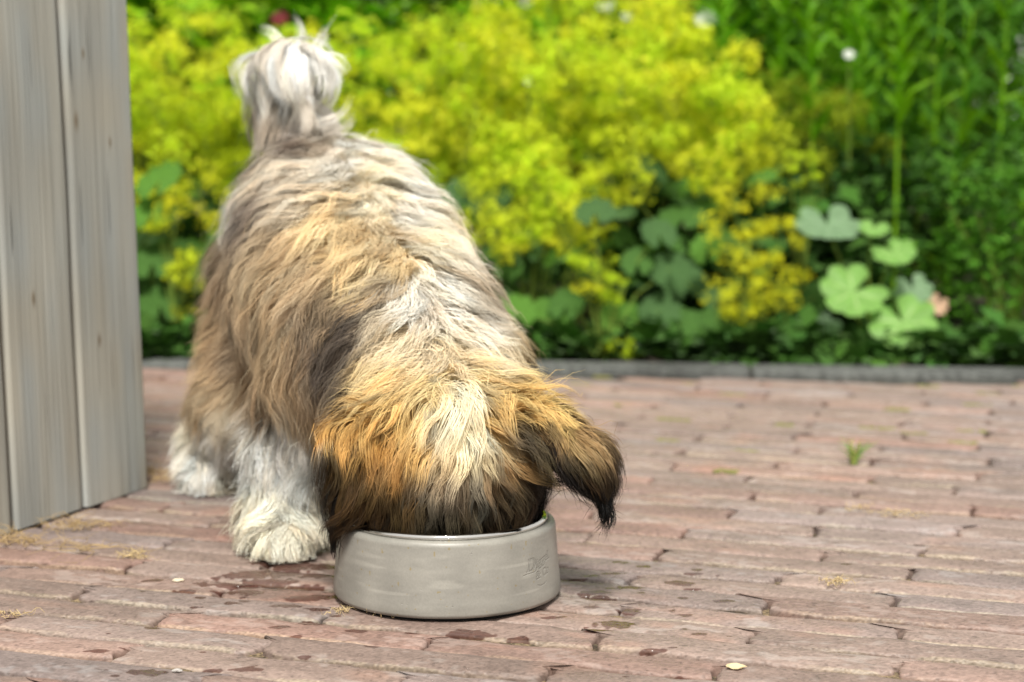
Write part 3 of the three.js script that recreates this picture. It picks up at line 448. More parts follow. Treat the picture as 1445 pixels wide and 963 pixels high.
// bushes: many small leaves through the volume on a fan of stems
const leafShape = (len, w) => { const G = new Geo(), a = G.v(0, 0, 0), b = G.v(-w, w * .3, len * .45), c = G.v(0, -w * .1, len * .5), d = G.v(w, w * .3, len * .45), e = G.v(0, -w * .4, len); G.t(a, b, c); G.t(a, c, d); G.t(b, e, c); G.t(c, e, d); return G.build(); };
const shapes = { small: leafShape(.034, .009), oval: leafShape(.05, .017), fine: leafShape(.026, .005), large: leafShape(.085, .032) };
function bush(name, label, category, c, rx, h, rz, n, shape, m, seed, bottom = 0, clumps = 26, cr = 1) {
  const R = rng(seed), o = group(name, c.clone()); tag(o, label, category);
  const inst = new THREE.InstancedMesh(shapes[shape], m, n), M = new THREE.Matrix4(), q = new THREE.Quaternion(), e = new THREE.Euler(), cl = [], tint = new THREE.Color();
  for (let k = 0; k < clumps; k++) { const a = R() * 6.28, r = Math.sqrt(R()) * .9, y = bottom + (h - bottom) * (0.1 + .9 * R()) * Math.sqrt(1 - r * r * .5); cl.push([V(Math.cos(a) * r * rx, y, Math.sin(a) * r * rz), (.06 + R() * .09) * cr]); }
  for (let k = 0; k < n; k++) {
    const [p, r] = cl[Math.floor(R() * clumps)], d = V(R() - .5, R() - .5, R() - .5).normalize().multiplyScalar(r * Math.cbrt(R())), s = .7 + R() * .6;
    e.set((R() - .6) * 1.4, R() * 6.28, (R() - .5) * 1.2, 'YXZ'); q.setFromEuler(e); M.compose(p.clone().add(d).setY(Math.max(.01, p.y + d.y)), q, V(s, s, s)); inst.setMatrixAt(k, M);
    const t = .7 + R() * .6; inst.setColorAt(k, tint.setRGB(t * (.9 + R() * .25), t, t * (.8 + R() * .3)));
  }
  inst.name = 'foliage'; inst.userData.kind = 'stuff'; inst.castShadow = inst.receiveShadow = true; o.add(inst);
  for (let k = 0; k < 12; k++) { const t = cl[k % clumps][0]; stem(o, [V(t.x * .15, 0, t.z * .15), V(t.x * .5, t.y * .6, t.z * .5), t], .005, .002); }
  return o;
}
const shadeDk = leafy(0.040, 0.115, 0.014, .25, .85), md = leafy(0.085, 0.26, 0.012, .42, .7), br = leafy(0.28, 0.52, 0.012, .5), br2 = leafy(0.22, 0.48, 0.012, .5);  // dark one has the shade put into its colour, bright ones the sunlight
bush('shrub', 'dense green shrub with fine leaves at the right edge of the kerb', 'shrub', inBed(1425, 3.5), .16, .34, .14, 2600, 'fine', md, 61);
bush('shrub', 'low dark foliage behind the large pale leaves', 'shrub', inBed(1270, 3.75), .26, .34, .16, 2400, 'small', shadeDk, 62);
bush('shrub', 'dark low foliage under the golden front clump', 'shrub', inBed(1050, 3.62), .26, .26, .12, 1500, 'oval', shadeDk, 63);
bush('shrub', 'dark foliage at the foot of the plants left of the dog', 'shrub', inBed(230, 3.7), .3, .28, .16, 1500, 'oval', shadeDk, 64);
bush('shrub', 'bright broad leaved shrub at the top left behind the planks', 'shrub', inBed(230, 4.3), .36, .80, .2, 1700, 'large', br, 65, .3);
bush('shrub', 'bright green shrub behind the middle yellow clump', 'shrub', inBed(800, 4.35), .42, .82, .22, 2600, 'oval', br, 66, .3);
bush('shrub', 'light green feathery shrub at the top right of the yellow clumps', 'shrub', inBed(1060, 4.45), .34, .92, .22, 3000, 'small', br2, 67, .2);
bush('shrub', 'bright green leaves right behind the tail', 'shrub', inBed(400, 4.35), .26, .72, .18, 900, 'large', br2, 68, .3);
bush('shrub', 'mid green foliage behind the dark tall stems', 'shrub', inBed(1290, 4.5), .50, 1.0, .22, 4000, 'small', md, 69, .1, 40);
// ground cover hanging to the kerb, shade put into its leaf colour
[[215, 3.2], [300, 3.22], [690, 3.24], [780, 3.24], [870, 3.24], [960, 3.22], [1050, 3.2], [1140, 3.18], [1230, 3.16], [1320, 3.14], [1405, 3.1]].forEach(([px, d], k) => bush('ground_cover', ['shaded ground cover at the kerb beside the planks', 'shaded ground cover at the kerb behind the hind leg', 'shaded ground cover at the kerb behind the dog', 'shaded ground cover under the big round leaf right of the dog', 'shaded ground cover at the kerb under the low flower sprays', 'shaded ground cover between the low sprays and the golden clump', 'shaded ground cover at the foot of the golden clump', 'shaded ground cover left below the pale leaves', 'shaded ground cover right below the lowest pale leaf', 'shaded ground cover at the kerb under the tan dead leaf', 'shaded ground cover at the kerb by the right picture edge'][k], 'ground cover', inBed(px, d), .13, .035, .05, 260, 'oval', shadeDk, 900 + k, .005, 12, .32));
bush('shrub', 'bright feathery greenery between the two left tall stems', 'shrub', inBed(1150, 4.75), .34, 1.0, .15, 2600, 'oval', br2, 73, .25);
bush('shrub', 'bright greenery far behind the stems near the right picture edge', 'shrub', inBed(1340, 4.8), .36, 1.02, .15, 2000, 'oval', br2, 74, .35);
bush('hedge', 'hedge with shade painted into its leaf colour closing the back of the bed', 'hedge', inBed(722, 5.3), 2.3, 1.15, .3, 26000, 'oval', shadeDk, 70, .05, 240);
bush('hedge', 'second dark hedge row farther behind the bed', 'hedge', inBed(722, 6.3), 2.9, 1.5, .35, 22000, 'large', shadeDk, 71, .05, 220);
// pale bokeh flowers far back and one red bloom
{
  const petal = (seed, r) => { const R = rng(seed), G = new Geo(); for (let k = 0; k < 9; k++) { const a = k / 9 * 6.283, c = G.v(0, 0, 0), w = .38, p = (A, q, y) => G.v(Math.cos(A) * q * r, y * r, Math.sin(A) * q * r), b = p(a - w, .7, .3), d = p(a, 1.05, .22 + .15 * R()), e = p(a + w, .7, .3); G.t(c, b, d); G.t(c, d, e); } return G.build(); };
  const white = leafy(0.75, 0.78, 0.74, .35), red = leafy(0.11, 0.010, 0.012, .1);
  const bloom = (label, px, py, d, r, m, seed) => { const p = atZ(px, py, d), o = group('flower', V(p.x, 0, p.z)); tag(o, label, 'flower'); const b = mesh('bloom', petal(seed, r), m, o); b.position.y = p.y; b.rotation.set(1.0, seed, 0); stem(o, [V(0, 0, -.02), V(.01, p.y * .5, -.02), V(0, p.y, 0)], .003, .0018); };
  bloom('white flower at the top edge above the yellow clump', 853, 8, 4.15, .022, white, 1); bloom('white flower just right of the topmost white one', 886, 24, 4.2, .015, white, 2); bloom('pale wide flower at the top between the clump and the tall stems', 995, 30, 4.1, .026, white, 3);
  bloom('white flower among the yellow sprays in the upper middle', 745, 116, 3.5, .010, white, 4); bloom('white flower among the tall stems', 1198, 78, 3.7, .012, white, 5); bloom('white flower left of the dark gap above the dog', 650, 78, 4.0, .022, white, 6);
  bloom('dark red flower behind the tip of the tail', 395, 28, 4.1, .022, red, 7);
}
// fallen brown leaves on the soil
{
  const m = new THREE.MeshPhysicalMaterial({ color: new THREE.Color().setRGB(0.30, 0.12, 0.04), roughness: .8, side: THREE.DoubleSide }), m2 = new THREE.MeshPhysicalMaterial({ color: new THREE.Color().setRGB(0.42, 0.28, 0.18), roughness: .8, side: THREE.DoubleSide });
  const dead = (label, px, py, d, s, mm, rx) => { const o = mesh('dead_leaf', leaves[Math.floor(px) % 4], mm); o.position.copy(atZ(px, py, d)); o.scale.set(s, s * 3, s); o.rotation.set(rx, px, .3); tag(o, label, 'dead leaf'); };
  dead('tan dead leaf caught upright right of the large pale leaves', 1322, 430, 3.36, .55, m2, .9); dead('orange dead leaf on the soil under the golden clump', 1132, 487, 3.32, .5, m, .6); dead('brown dead leaf on the soil right of the low flower spray', 1085, 497, 3.34, .45, m, .4); dead('orange dead leaf on the soil near the right edge', 1375, 500, 3.3, .35, m, .5); dead('brown dead leaf at the kerb right of the low yellow sprays', 940, 490, 3.34, .5, m2, .4);
}
// ------------------------------------------------------------------ small things on the ground
{
  const straw = new THREE.MeshStandardMaterial({ color: new THREE.Color().setRGB(0.42, 0.30, 0.15), roughness: .8, side: THREE.DoubleSide }), pale = new THREE.MeshStandardMaterial({ color: new THREE.Color().setRGB(0.55, 0.42, 0.22), roughness: .8 });
  const wisps = (p, n, len, spread, flat, seed, w = 0.0005) => {
    const R = rng(seed), G = new Geo();
    for (let k = 0; k < n; k++) {
      const a = R() * 6.283, s = V(p.x + (R() - .5) * spread, 0.002 + R() * 0.004, p.z + (R() - .5) * spread * .6), l = len * (0.4 + R() * .8), up = flat ? R() * 0.12 : 0.2 + R(), pts = [], turn = (R() - .5) * 2.6;
      for (let q = 0; q < 6; q++) { const t = q / 5, b = a + turn * t; pts.push(V(s.x + Math.cos(b) * l * t, Math.max(0.0012, s.y + l * (up * t - (up * .7) * t * t) + 0.004 * Math.sin(t * 9 + k) * t), s.z + Math.sin(b) * l * t * .8)); }
      strip(G, pts, w * (0.6 + R() * .8), w * .3, 3);
    }
    return G.build();
  };
  const dry = (px, py, n, len, spread, flat, seed, label, m = straw, w) => { const p = onGround(px, py); const o = mesh('dry_grass', wisps(V(0, 0, 0), n, len, spread, flat, seed, w), m); o.position.set(p.x, 0, p.z); tag(o, label, 'dry grass'); };
  dry(18, 772, 60, 0.036, 0.045, false, 1, 'big tangle of orange dry grass at the left picture edge against the planks');
  dry(95, 750, 36, 0.03, 0.036, false, 2, 'tuft of dry grass at the foot of the second plank');
  dry(135, 745, 16, 0.03, 0.05, true, 21, 'flat strands of dry grass lying right of the tuft by the planks');
  dry(120, 778, 16, 0.075, 0.05, true, 3, 'long dry stalks spread over the bricks left of the front paw');
  dry(188, 789, 34, 0.016, 0.022, true, 4, 'pale seed husk at the end of the long dry stalks', pale);
  dry(250, 682, 50, 0.03, 0.05, false, 5, 'dry grass behind the planks next to the hind paw');
  dry(222, 672, 30, 0.03, 0.03, false, 25, 'dry grass wisp at the far foot of the planks');
  dry(545, 870, 20, 0.014, 0.022, true, 6, 'bits of straw under the front of the dog bowl', pale);
  dry(480, 868, 12, 0.014, 0.016, true, 7, 'straw scrap at the left foot of the dog bowl', pale);
  dry(1180, 825, 26, 0.016, 0.016, true, 8, 'pale husk lying on the bricks right of the bowl', pale);
  dry(1260, 729, 22, 0.02, 0.045, true, 9, 'pale strand of chaff on the bricks below the grass tuft', pale);
  dry(1205, 722, 14, 0.015, 0.025, true, 10, 'short crumb of chaff left of the longer strand', pale);
  dry(10, 872, 14, 0.02, 0.03, true, 13, 'pale crumbs of chaff at the left edge near the front', pale);
  const stone = (px, py, r, c, label, seed) => {
    const g = new THREE.IcosahedronGeometry(r, 1), a = g.attributes.position; for (let k = 0; k < a.count; k++) { const v = V(a.getX(k), a.getY(k), a.getZ(k)), f = 1 + 0.55 * noise3(v.x / r * 1.3 + seed, v.y / r * 1.3, v.z / r * 1.3); a.setXYZ(k, v.x * f * 1.35, v.y * f * .45, v.z * f); } g.computeVertexNormals();
    const o = mesh('pebble', g, new THREE.MeshStandardMaterial({ color: col(...c).multiplyScalar(.72), roughness: .8, flatShading: true })); const p = onGround(px, py); o.position.set(p.x, r * .5, p.z); tag(o, label, 'pebble');
  };
  stone(252, 822, 0.0038, [235, 222, 195], 'white oval pebble on the bricks in front of the planks', 1);
  stone(1040, 945, 0.0045, [238, 215, 170], 'cream stone chip in a brick joint at the lower right', 5);
  stone(250, 949, 0.0028, [200, 195, 190], 'tiny grey pebble at the bottom left', 8);
  stone(1029, 942, 0.002, [230, 205, 160], 'smallest cream chip left of the bigger chip at the lower right', 3);
  // grass tuft in a joint
  const gp = onGround(1205, 655), R = rng(31), G = new Geo();
  for (let k = 0; k < 40; k++) {
    const a = R() * 6.283, l = 0.014 + R() * 0.03, pts = [], o = 0.25 + R() * 0.9; for (let q = 0; q < 5; q++) { const t = q / 4; pts.push(V((R() - .5) * .001 + Math.cos(a) * (0.003 + l * o * t * t * .7), l * (t - .25 * o * t * t), Math.sin(a) * (0.003 + l * o * t * t * .7))); }
    strip(G, pts, 0.0011, 0.0003, 3, R() < .25 ? [0.42, 0.36, 0.12] : [0.13 + R() * .1, 0.27 + R() * .1, 0.05]);
  }
  const tuft = mesh('grass_tuft', G.build(), new THREE.MeshStandardMaterial({ vertexColors: true, roughness: .7 })); tuft.position.copy(gp); tag(tuft, 'small green grass tuft growing in a brick joint at the right', 'grass');
  // moss cushions in the far joints
  const mossM = new THREE.MeshStandardMaterial({ color: new THREE.Color().setRGB(0.17, 0.165, 0.05), roughness: 1 });
  const mg = [];
  const spots = [[950, 592, 1], [980, 543, .7], [1035, 556, .7], [1108, 600, .5], [1265, 578, .7], [1310, 545, .6], [1258, 560, .8], [1236, 604, .9], [1370, 608, .8], [1380, 572, .8], [1292, 612, .7], [1052, 637, .7], [820, 542, .6], [880, 572, .6], [760, 560, .7], [1160, 552, .5], [940, 622, .6], [1025, 665, .5], [1358, 625, .6], [1395, 555, .6], [1440, 545, .5], [850, 532, .6], [1100, 528, .7], [970, 528, .7], [1190, 530, .6]];
  for (const [px, py, s] of spots) { const p = onGround(px, py), Q = rng(px * 7 + py); for (let k = 0; k < 16; k++) { const r = 0.002 + Q() * 0.003; const g = new THREE.IcosahedronGeometry(r, 1); g.scale(1.2, .6, 1); const l = (Q() - .5) * 0.05 * s, w = (Q() - .5) * 0.010; g.translate(p.x + ROW.x * l + ACROSS.x * w, -0.001, p.z + ROW.z * l + ACROSS.z * w); mg.push(g); } }
  tag(mesh('joint_moss', mergeGeometries(mg), mossM, pavement), null, null, null, 'stuff');
}
// ------------------------------------------------------------------ the dog
{
  const R = rng(4242);
  const P = (px, py, d) => atZ(px, py, d);
  const rump = P(468, 320, 2.06), head = P(640, 640, 1.60);
  const fwd = V(head.x - rump.x, 0, head.z - rump.z).normalize(), lat = V(-fwd.z, 0, fwd.x);           // lat: towards the picture's right
  if (lat.x < 0) lat.negate();
  const side = p => (p.x - rump.x) * lat.x + (p.z - rump.z) * lat.z;
  const mirror = p => { const s = side(p); return p.clone().addScaledVector(lat, -2 * s); };
  const J = {
    rump, back: P(499, 410, 1.90), should: P(560, 505, 1.76), neck: P(600, 545, 1.70), nape: P(622, 592, 1.655), head, muz: P(634, 712, 1.60), nose: P(632, 768, 1.598),
    hip: P(400, 420, 2.06), knee: P(345, 560, 2.03), hock: P(303, 632, 2.10), hpaw: P(298, 673, 2.075), htoe: P(290, 681, 2.04),
    sh: P(468, 545, 1.77), elb: P(412, 640, 1.80), wri: P(398, 725, 1.785), paw: P(398, 757, 1.765), toe: P(398, 766, 1.735),
    t0: P(425, 208, 2.13), t1: P(403, 150, 2.17), t2: P(398, 104, 2.17), t3: P(412, 78, 2.14), t4: P(428, 92, 2.10),
    er0: P(712, 592, 1.60), er1: P(772, 602, 1.57), er2: P(822, 640, 1.55), er3: P(842, 670, 1.545), el0: P(570, 602, 1.60), el1: P(508, 622, 1.575), el2: P(492, 688, 1.565),
  };
  const bones = [];
  const B = (a, b, ra, rb, region) => bones.push({ a, b, ra, rb, region, d: b.clone().sub(a), l2: b.distanceToSquared(a) });
  B(J.rump, J.back, .090, .101, 'body'); B(J.back, J.should, .101, .088, 'body'); B(J.should, J.neck, .088, .064, 'body'); B(J.neck, J.nape, .062, .054, 'neck'); B(J.nape, J.head, .054, .057, 'head'); B(J.head, J.muz, .057, .036, 'head'); B(J.muz, J.nose, .036, .020, 'muzzle');
  for (const m of [p => p, mirror]) {
    const w = m === mirror ? 1 : 0;
    B(m(J.hip), m(J.knee), .072, .042, 'thigh'); B(m(J.knee), m(J.hock), .040, .024, 'hleg' + w); B(m(J.hock), m(J.hpaw), .024, .022, 'hleg' + w); B(m(J.hpaw), m(J.htoe), .022, .018, 'hleg' + w);
    B(m(J.sh), m(J.elb), .050, .034, 'fleg' + w); B(m(J.elb), m(J.wri), .032, .026, 'fleg' + w); B(m(J.wri), m(J.paw), .026, .024, 'fleg' + w); B(m(J.paw), m(J.toe), .024, .021, 'fleg' + w);
  }
  B(J.t0, J.t1, .022, .017, 'tail'); B(J.t1, J.t2, .017, .014, 'tail'); B(J.t2, J.t3, .014, .012, 'tail'); B(J.t3, J.t4, .012, .009, 'tail');
  B(J.er0, J.er1, .017, .014, 'ear1'); B(J.er1, J.er2, .014, .011, 'ear1'); B(J.er2, J.er3, .011, .006, 'ear1'); B(J.el0, J.el1, .018, .014, 'ear0'); B(J.el1, J.el2, .014, .010, 'ear0');
  B(P(585, 665, 1.595), P(572, 728, 1.59), .040, .026, 'head'); B(P(678, 660, 1.6), P(680, 720, 1.598), .038, .024, 'head');
  let hit = null;
  function sdf(x, y, z) {
    let s = 1e3, best = 1e3; 
    for (const b of bones) {
      const ax = x - b.a.x, ay = y - b.a.y, az = z - b.a.z; let t = (ax * b.d.x + ay * b.d.y + az * b.d.z) / b.l2; t = t < 0 ? 0 : t > 1 ? 1 : t;
      const ex = ax - b.d.x * t, ey = ay - b.d.y * t, ez = az - b.d.z * t, d = Math.sqrt(ex * ex + ey * ey + ez * ez) - (b.ra + (b.rb - b.ra) * t);
      if (d < best) { best = d; hit = b; }
      const k = 0.022, h = Math.max(k - Math.abs(s - d), 0) / k; s = Math.min(s, d) - h * h * k * 0.25;
    }
    return s;
  }
  const E = 0.0015;
  function grad(p, out) { const d = sdf(p.x, p.y, p.z); out.set(sdf(p.x + E, p.y, p.z) - d, sdf(p.x, p.y + E, p.z) - d, sdf(p.x, p.y, p.z + E) - d).normalize(); return d; }

  const dog = group('dog', V(J.should.x, 0, J.should.z)); tag(dog, 'shaggy cream and tan puppy eating from the bowl, white tail raised', 'dog');
  const off = dog.position;
  // colour of the coat, read at places on the photographed dog
  const anchors = [];
  const K = (r, g, b, ...pts) => { const l0 = L(r, g, b), lum = .3 * l0[0] + .6 * l0[1] + .1 * l0[2], mix = smooth(.02, .16, lum), c = l0.map(v => Math.log(Math.min(.985, lerp(v, lerp(Math.pow(v, .68), 4 * v / ((1 + v) * (1 + v)), smooth(.35, .75, lum)), mix)))); for (const [px, py, d] of pts) { let p = P(px, py, d); for (let z = d - .22; z < d + .16; z += .004) { const q = P(px, py, z); if (sdf(q.x, q.y, q.z) < (py > 655 && px > 465 && px < 750 ? .032 : .017)) { p = q; break; } } anchors.push([p.x, p.y, p.z, c[0], c[1], c[2]]); } };
  K(214, 202, 180, [480, 225, 2.04], [560, 215, 2.06], [610, 250, 2.0], [590, 300, 1.93]);
  K(222, 195, 152, [545, 240, 2.0], [520, 280, 1.95], [640, 330, 1.9], [610, 360, 1.85]);
  K(198, 180, 152, [380, 240, 2.08], [350, 265, 2.08], [400, 300, 2.0], [440, 230, 2.06]);
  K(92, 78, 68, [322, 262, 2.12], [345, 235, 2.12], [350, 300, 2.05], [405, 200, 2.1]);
  K(215, 208, 198, [333, 272, 2.1], [318, 300, 2.12]);
  K(212, 172, 112, [455, 325, 1.95], [480, 355, 1.9], [430, 335, 1.97], [555, 380, 1.82], [500, 400, 1.82]);
  K(178, 148, 108, [390, 345, 2.0], [410, 400, 1.93], [360, 400, 2.0]);
  K(152, 126, 96, [320, 410, 2.05], [300, 360, 2.1], [345, 470, 1.98], [420, 435, 1.88], [355, 590, 1.85], [320, 520, 2.0]);
  K(170, 138, 98, [400, 490, 1.86], [300, 560, 2.05], [380, 530, 1.84], [430, 390, 1.9], [365, 440, 1.92], [275, 600, 2.08]);
  K(158, 126, 88, [350, 545, 1.9], [405, 555, 1.82], [440, 600, 1.78], [285, 470, 2.08]);
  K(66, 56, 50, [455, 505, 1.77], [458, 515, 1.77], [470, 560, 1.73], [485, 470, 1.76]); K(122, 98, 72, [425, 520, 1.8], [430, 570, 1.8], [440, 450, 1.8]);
  K(150, 131, 106, [540, 405, 1.79], [520, 435, 1.76], [690, 430, 1.76], [710, 390, 1.82]);
  K(216, 202, 178, [610, 400, 1.79], [640, 440, 1.73], [590, 455, 1.71], [690, 480, 1.70], [570, 420, 1.77], [700, 350, 1.86]);
  K(208, 182, 138, [560, 490, 1.68], [530, 470, 1.71], [650, 500, 1.67], [600, 520, 1.65], [710, 510, 1.68]);
  K(216, 172, 102, [540, 530, 1.63], [690, 535, 1.64], [600, 550, 1.61], [510, 560, 1.62]);
  K(226, 202, 152, [640, 590, 1.56], [670, 570, 1.58], [620, 620, 1.545], [680, 620, 1.55]);
  K(214, 158, 76, [560, 595, 1.56], [520, 590, 1.58], [500, 610, 1.56], [735, 580, 1.57], [700, 600, 1.56], [590, 650, 1.54]);
  K(196, 124, 42, [455, 620, 1.55], [475, 640, 1.54], [530, 645, 1.54], [560, 680, 1.54], [500, 670, 1.53]);
  K(206, 172, 116, [645, 660, 1.54], [680, 660, 1.54], [610, 680, 1.54], [720, 640, 1.55]);
  K(140, 118, 90, [640, 692, 1.55], [670, 688, 1.55], [605, 694, 1.55]);
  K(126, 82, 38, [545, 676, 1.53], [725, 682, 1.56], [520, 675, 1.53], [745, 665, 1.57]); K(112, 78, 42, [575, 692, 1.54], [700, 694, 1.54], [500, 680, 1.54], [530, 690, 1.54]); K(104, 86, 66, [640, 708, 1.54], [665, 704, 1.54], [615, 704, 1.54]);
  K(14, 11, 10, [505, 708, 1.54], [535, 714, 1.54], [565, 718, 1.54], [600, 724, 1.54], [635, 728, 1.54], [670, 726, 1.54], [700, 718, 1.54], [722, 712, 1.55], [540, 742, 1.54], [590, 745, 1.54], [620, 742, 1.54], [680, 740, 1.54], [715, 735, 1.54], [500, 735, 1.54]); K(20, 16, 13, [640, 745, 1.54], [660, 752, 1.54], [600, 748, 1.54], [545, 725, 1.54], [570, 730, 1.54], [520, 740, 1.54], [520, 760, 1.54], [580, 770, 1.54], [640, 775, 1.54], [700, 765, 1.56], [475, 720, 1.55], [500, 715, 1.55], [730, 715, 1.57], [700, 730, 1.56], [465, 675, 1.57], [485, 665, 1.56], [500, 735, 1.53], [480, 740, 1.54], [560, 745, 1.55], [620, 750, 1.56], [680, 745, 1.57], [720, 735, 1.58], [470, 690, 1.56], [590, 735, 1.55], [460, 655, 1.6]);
  K(214, 168, 88, [770, 580, 1.55], [750, 570, 1.57], [800, 610, 1.54]);
  K(150, 108, 56, [830, 640, 1.53], [800, 640, 1.54], [850, 665, 1.53]);
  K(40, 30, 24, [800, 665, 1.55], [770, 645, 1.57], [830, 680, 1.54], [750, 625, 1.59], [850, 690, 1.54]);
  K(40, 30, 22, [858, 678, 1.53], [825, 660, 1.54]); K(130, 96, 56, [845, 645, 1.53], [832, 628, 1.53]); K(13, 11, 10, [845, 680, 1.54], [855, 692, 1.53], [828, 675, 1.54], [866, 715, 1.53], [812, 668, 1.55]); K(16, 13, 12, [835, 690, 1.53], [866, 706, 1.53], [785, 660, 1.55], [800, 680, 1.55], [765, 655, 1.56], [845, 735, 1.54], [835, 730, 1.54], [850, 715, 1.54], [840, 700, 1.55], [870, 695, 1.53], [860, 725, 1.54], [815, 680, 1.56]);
  K(236, 226, 200, [345, 640, 1.8], [400, 630, 1.77], [440, 660, 1.76], [455, 640, 1.77], [390, 670, 1.78], [430, 690, 1.77], [360, 650, 1.8], [290, 650, 2.1], [280, 680, 2.06], [420, 640, 1.77], [345, 625, 1.84]);
  K(228, 217, 190, [290, 625, 2.06], [272, 645, 2.08], [312, 650, 2.05], [300, 670, 2.05]); K(222, 206, 168, [395, 760, 1.75], [430, 750, 1.76], [350, 760, 1.77], [320, 690, 2.05], [270, 630, 2.1]);
  K(200, 182, 150, [400, 595, 1.8], [300, 600, 2.05]);
  K(222, 213, 194, [395, 60, 2.14], [430, 115, 2.09], [420, 90, 2.1], [360, 100, 2.16], [440, 140, 2.1], [480, 95, 2.12], [385, 85, 2.15], [420, 30, 2.14]);
  K(222, 210, 190, [375, 150, 2.16], [430, 170, 2.1], [365, 130, 2.17], [450, 165, 2.11], [400, 130, 2.12]);
  K(150, 134, 114, [390, 200, 2.14], [362, 190, 2.18], [442, 198, 2.1]);
  function coat(x, y, z, out) {
    let r = 0, g = 0, b = 0, W = 0;
    for (const a of anchors) { const dx = x - a[0], dy = y - a[1], dz = (z - a[2]) * 0.16, q = dx * dx + dy * dy + dz * dz + 4e-5, w = 1 / (q * q * Math.sqrt(q)); W += w; r += a[3] * w; g += a[4] * w; b += a[5] * w; }
    out[0] = Math.exp(r / W); out[1] = Math.exp(g / W); out[2] = Math.exp(b / W); return out;
  }
  // ---- the body under the coat, one continuous skin
  {
    const lo = V(1e3, 1e3, 1e3), hi = V(-1e3, -1e3, -1e3); for (const b of bones) for (const [p, r] of [[b.a, b.ra], [b.b, b.rb]]) { lo.min(p.clone().addScalar(-r - .02)); hi.max(p.clone().addScalar(r + .02)); }
    const c = lo.clone().add(hi).multiplyScalar(.5), half = Math.max(hi.x - lo.x, hi.y - lo.y, hi.z - lo.z) / 2 + .01, n = 84, mc = new MarchingCubes(n, new THREE.MeshBasicMaterial(), false, false, 90000);
    for (let k = 0; k < n; k++) for (let j = 0; j < n; j++) for (let i = 0; i < n; i++) mc.field[k * n * n + j * n + i] = -(sdf(c.x + (i / (n / 2) - 1) * half, c.y + (j / (n / 2) - 1) * half, c.z + (k / (n / 2) - 1) * half) + 0.0015);
    mc.isolation = 0; mc.update();
    const m = mc.count, pos = new Float32Array(m * 3), nor = new Float32Array(m * 3), cl = new Float32Array(m * 3), o = [0, 0, 0];
    for (let k = 0; k < m; k++) {
      const x = mc.positionArray[k * 3] * half + c.x, y = mc.positionArray[k * 3 + 1] * half + c.y, z = mc.positionArray[k * 3 + 2] * half + c.z; pos.set([x - off.x, Math.max(.001, y), z - off.z], k * 3);
      const g = V(0, 0, 0); grad(V(x, y, z), g); nor.set([g.x, g.y, g.z], k * 3); coat(x, y, z, o); cl.set(o.map(v => v * .8), k * 3);
    }
    const g = new THREE.BufferGeometry(); g.setAttribute('position', new THREE.BufferAttribute(pos, 3)); g.setAttribute('normal', new THREE.BufferAttribute(nor, 3)); g.setAttribute('color', new THREE.BufferAttribute(cl, 3));
    mesh('body', g, new THREE.MeshStandardMaterial({ vertexColors: true, roughness: .9 }), dog);
    const nose = new THREE.SphereGeometry(.012, 20, 14); nose.scale(1.25, .8, .8); const no = mesh('nose', nose, new THREE.MeshStandardMaterial({ color: 0x0a0908, roughness: .35 }), dog); no.position.copy(J.nose).sub(off).add(V(0, -.014, .012));
  }
  // ---- the coat: guide hairs that follow the body, each with a lock of hairs round it
  const spec = {   // length, lift, lie height, wave, children, spacing
    body: [.100, .32, .020, .74, 29, .0072], neck: [.094, .36, .021, .72, 35, .0066], head: [.082, .40, .019, .64, 40, .0058], muzzle: [.034, .35, .010, .22, 26, .0055], thigh: [.060, .38, .018, .55, 26, .0074],
    hleg0: [.044, .62, .021, .5, 28, .0060], hleg1: [.036, .5, .013, .3, 14, .0080], fleg0: [.042, .48, .016, .42, 32, .0058], fleg1: [.034, .5, .013, .3, 14, .0080], tail: [.078, .50, .022, .30, 38, .0058], ear0: [.072, .32, .012, .26, 34, .0050], ear1: [.050, .26, .010, .12, 40, .0046],
  };
  const KP = 9, crown = P(642, 588, 1.56), crownS = side(crown), tmp = V(0, 0, 0), gg = V(0, 0, 0);
  function flow(p, n, reg, out) {
    const s2 = side(p) - crownS, s = side(p), sg = clamp(s / .03, -1, 1);
    if (reg === 'body' || reg === 'thigh') out.set(0, -.85, 0).addScaledVector(lat, sg * .62).addScaledVector(fwd, reg === 'thigh' ? -.1 : .12);
    else if (reg === 'neck') out.set(0, -.6, 0).addScaledVector(lat, sg * .75).addScaledVector(fwd, .2);
    else if (reg === 'head') { const d = p.distanceTo(crown); out.set(0, -.75, .25).addScaledVector(lat, clamp(s2 / .035, -1, 1) * lerp(.85, .22, smooth(.02, .10, crown.y - p.y))); }
    else if (reg === 'muzzle') out.set(0, -1, .1);
    else if (reg === 'ear0') { const d = J.el2.clone().sub(J.el1).normalize(); out.copy(d).multiplyScalar(.55); out.y -= .7; }
    else if (reg === 'ear1') { const t = smooth(J.er0.x, J.er3.x, p.x); out.set(lerp(.95, .32, t), lerp(-.28, -.95, t), .05); }
    else if (reg === 'tail') { const low = smooth(J.t1.y + .03, J.t0.y, p.y); out.copy(p).sub(J.t3); out.y = 0; out.multiplyScalar(6).clampLength(0, .16); out.y -= .85; out.x -= .15 * low; out.z += .15; }
    else { out.set(0, -1, 0); if (p.y < .03) out.addScaledVector(fwd, .6); }
    const a = .62 * noise3(p.x * 14 + 9, p.y * 14, p.z * 14) + .20 * noise3(p.x * 42, p.y * 42 + 5, p.z * 42), lim = reg === 'ear1' || reg === 'ear0' ? .5 : reg === 'head' ? .9 : 1;
    out.addScaledVector(n, -out.dot(n)); out.applyAxisAngle(n, a * lim); return out.normalize();
  }
  const roots = [];
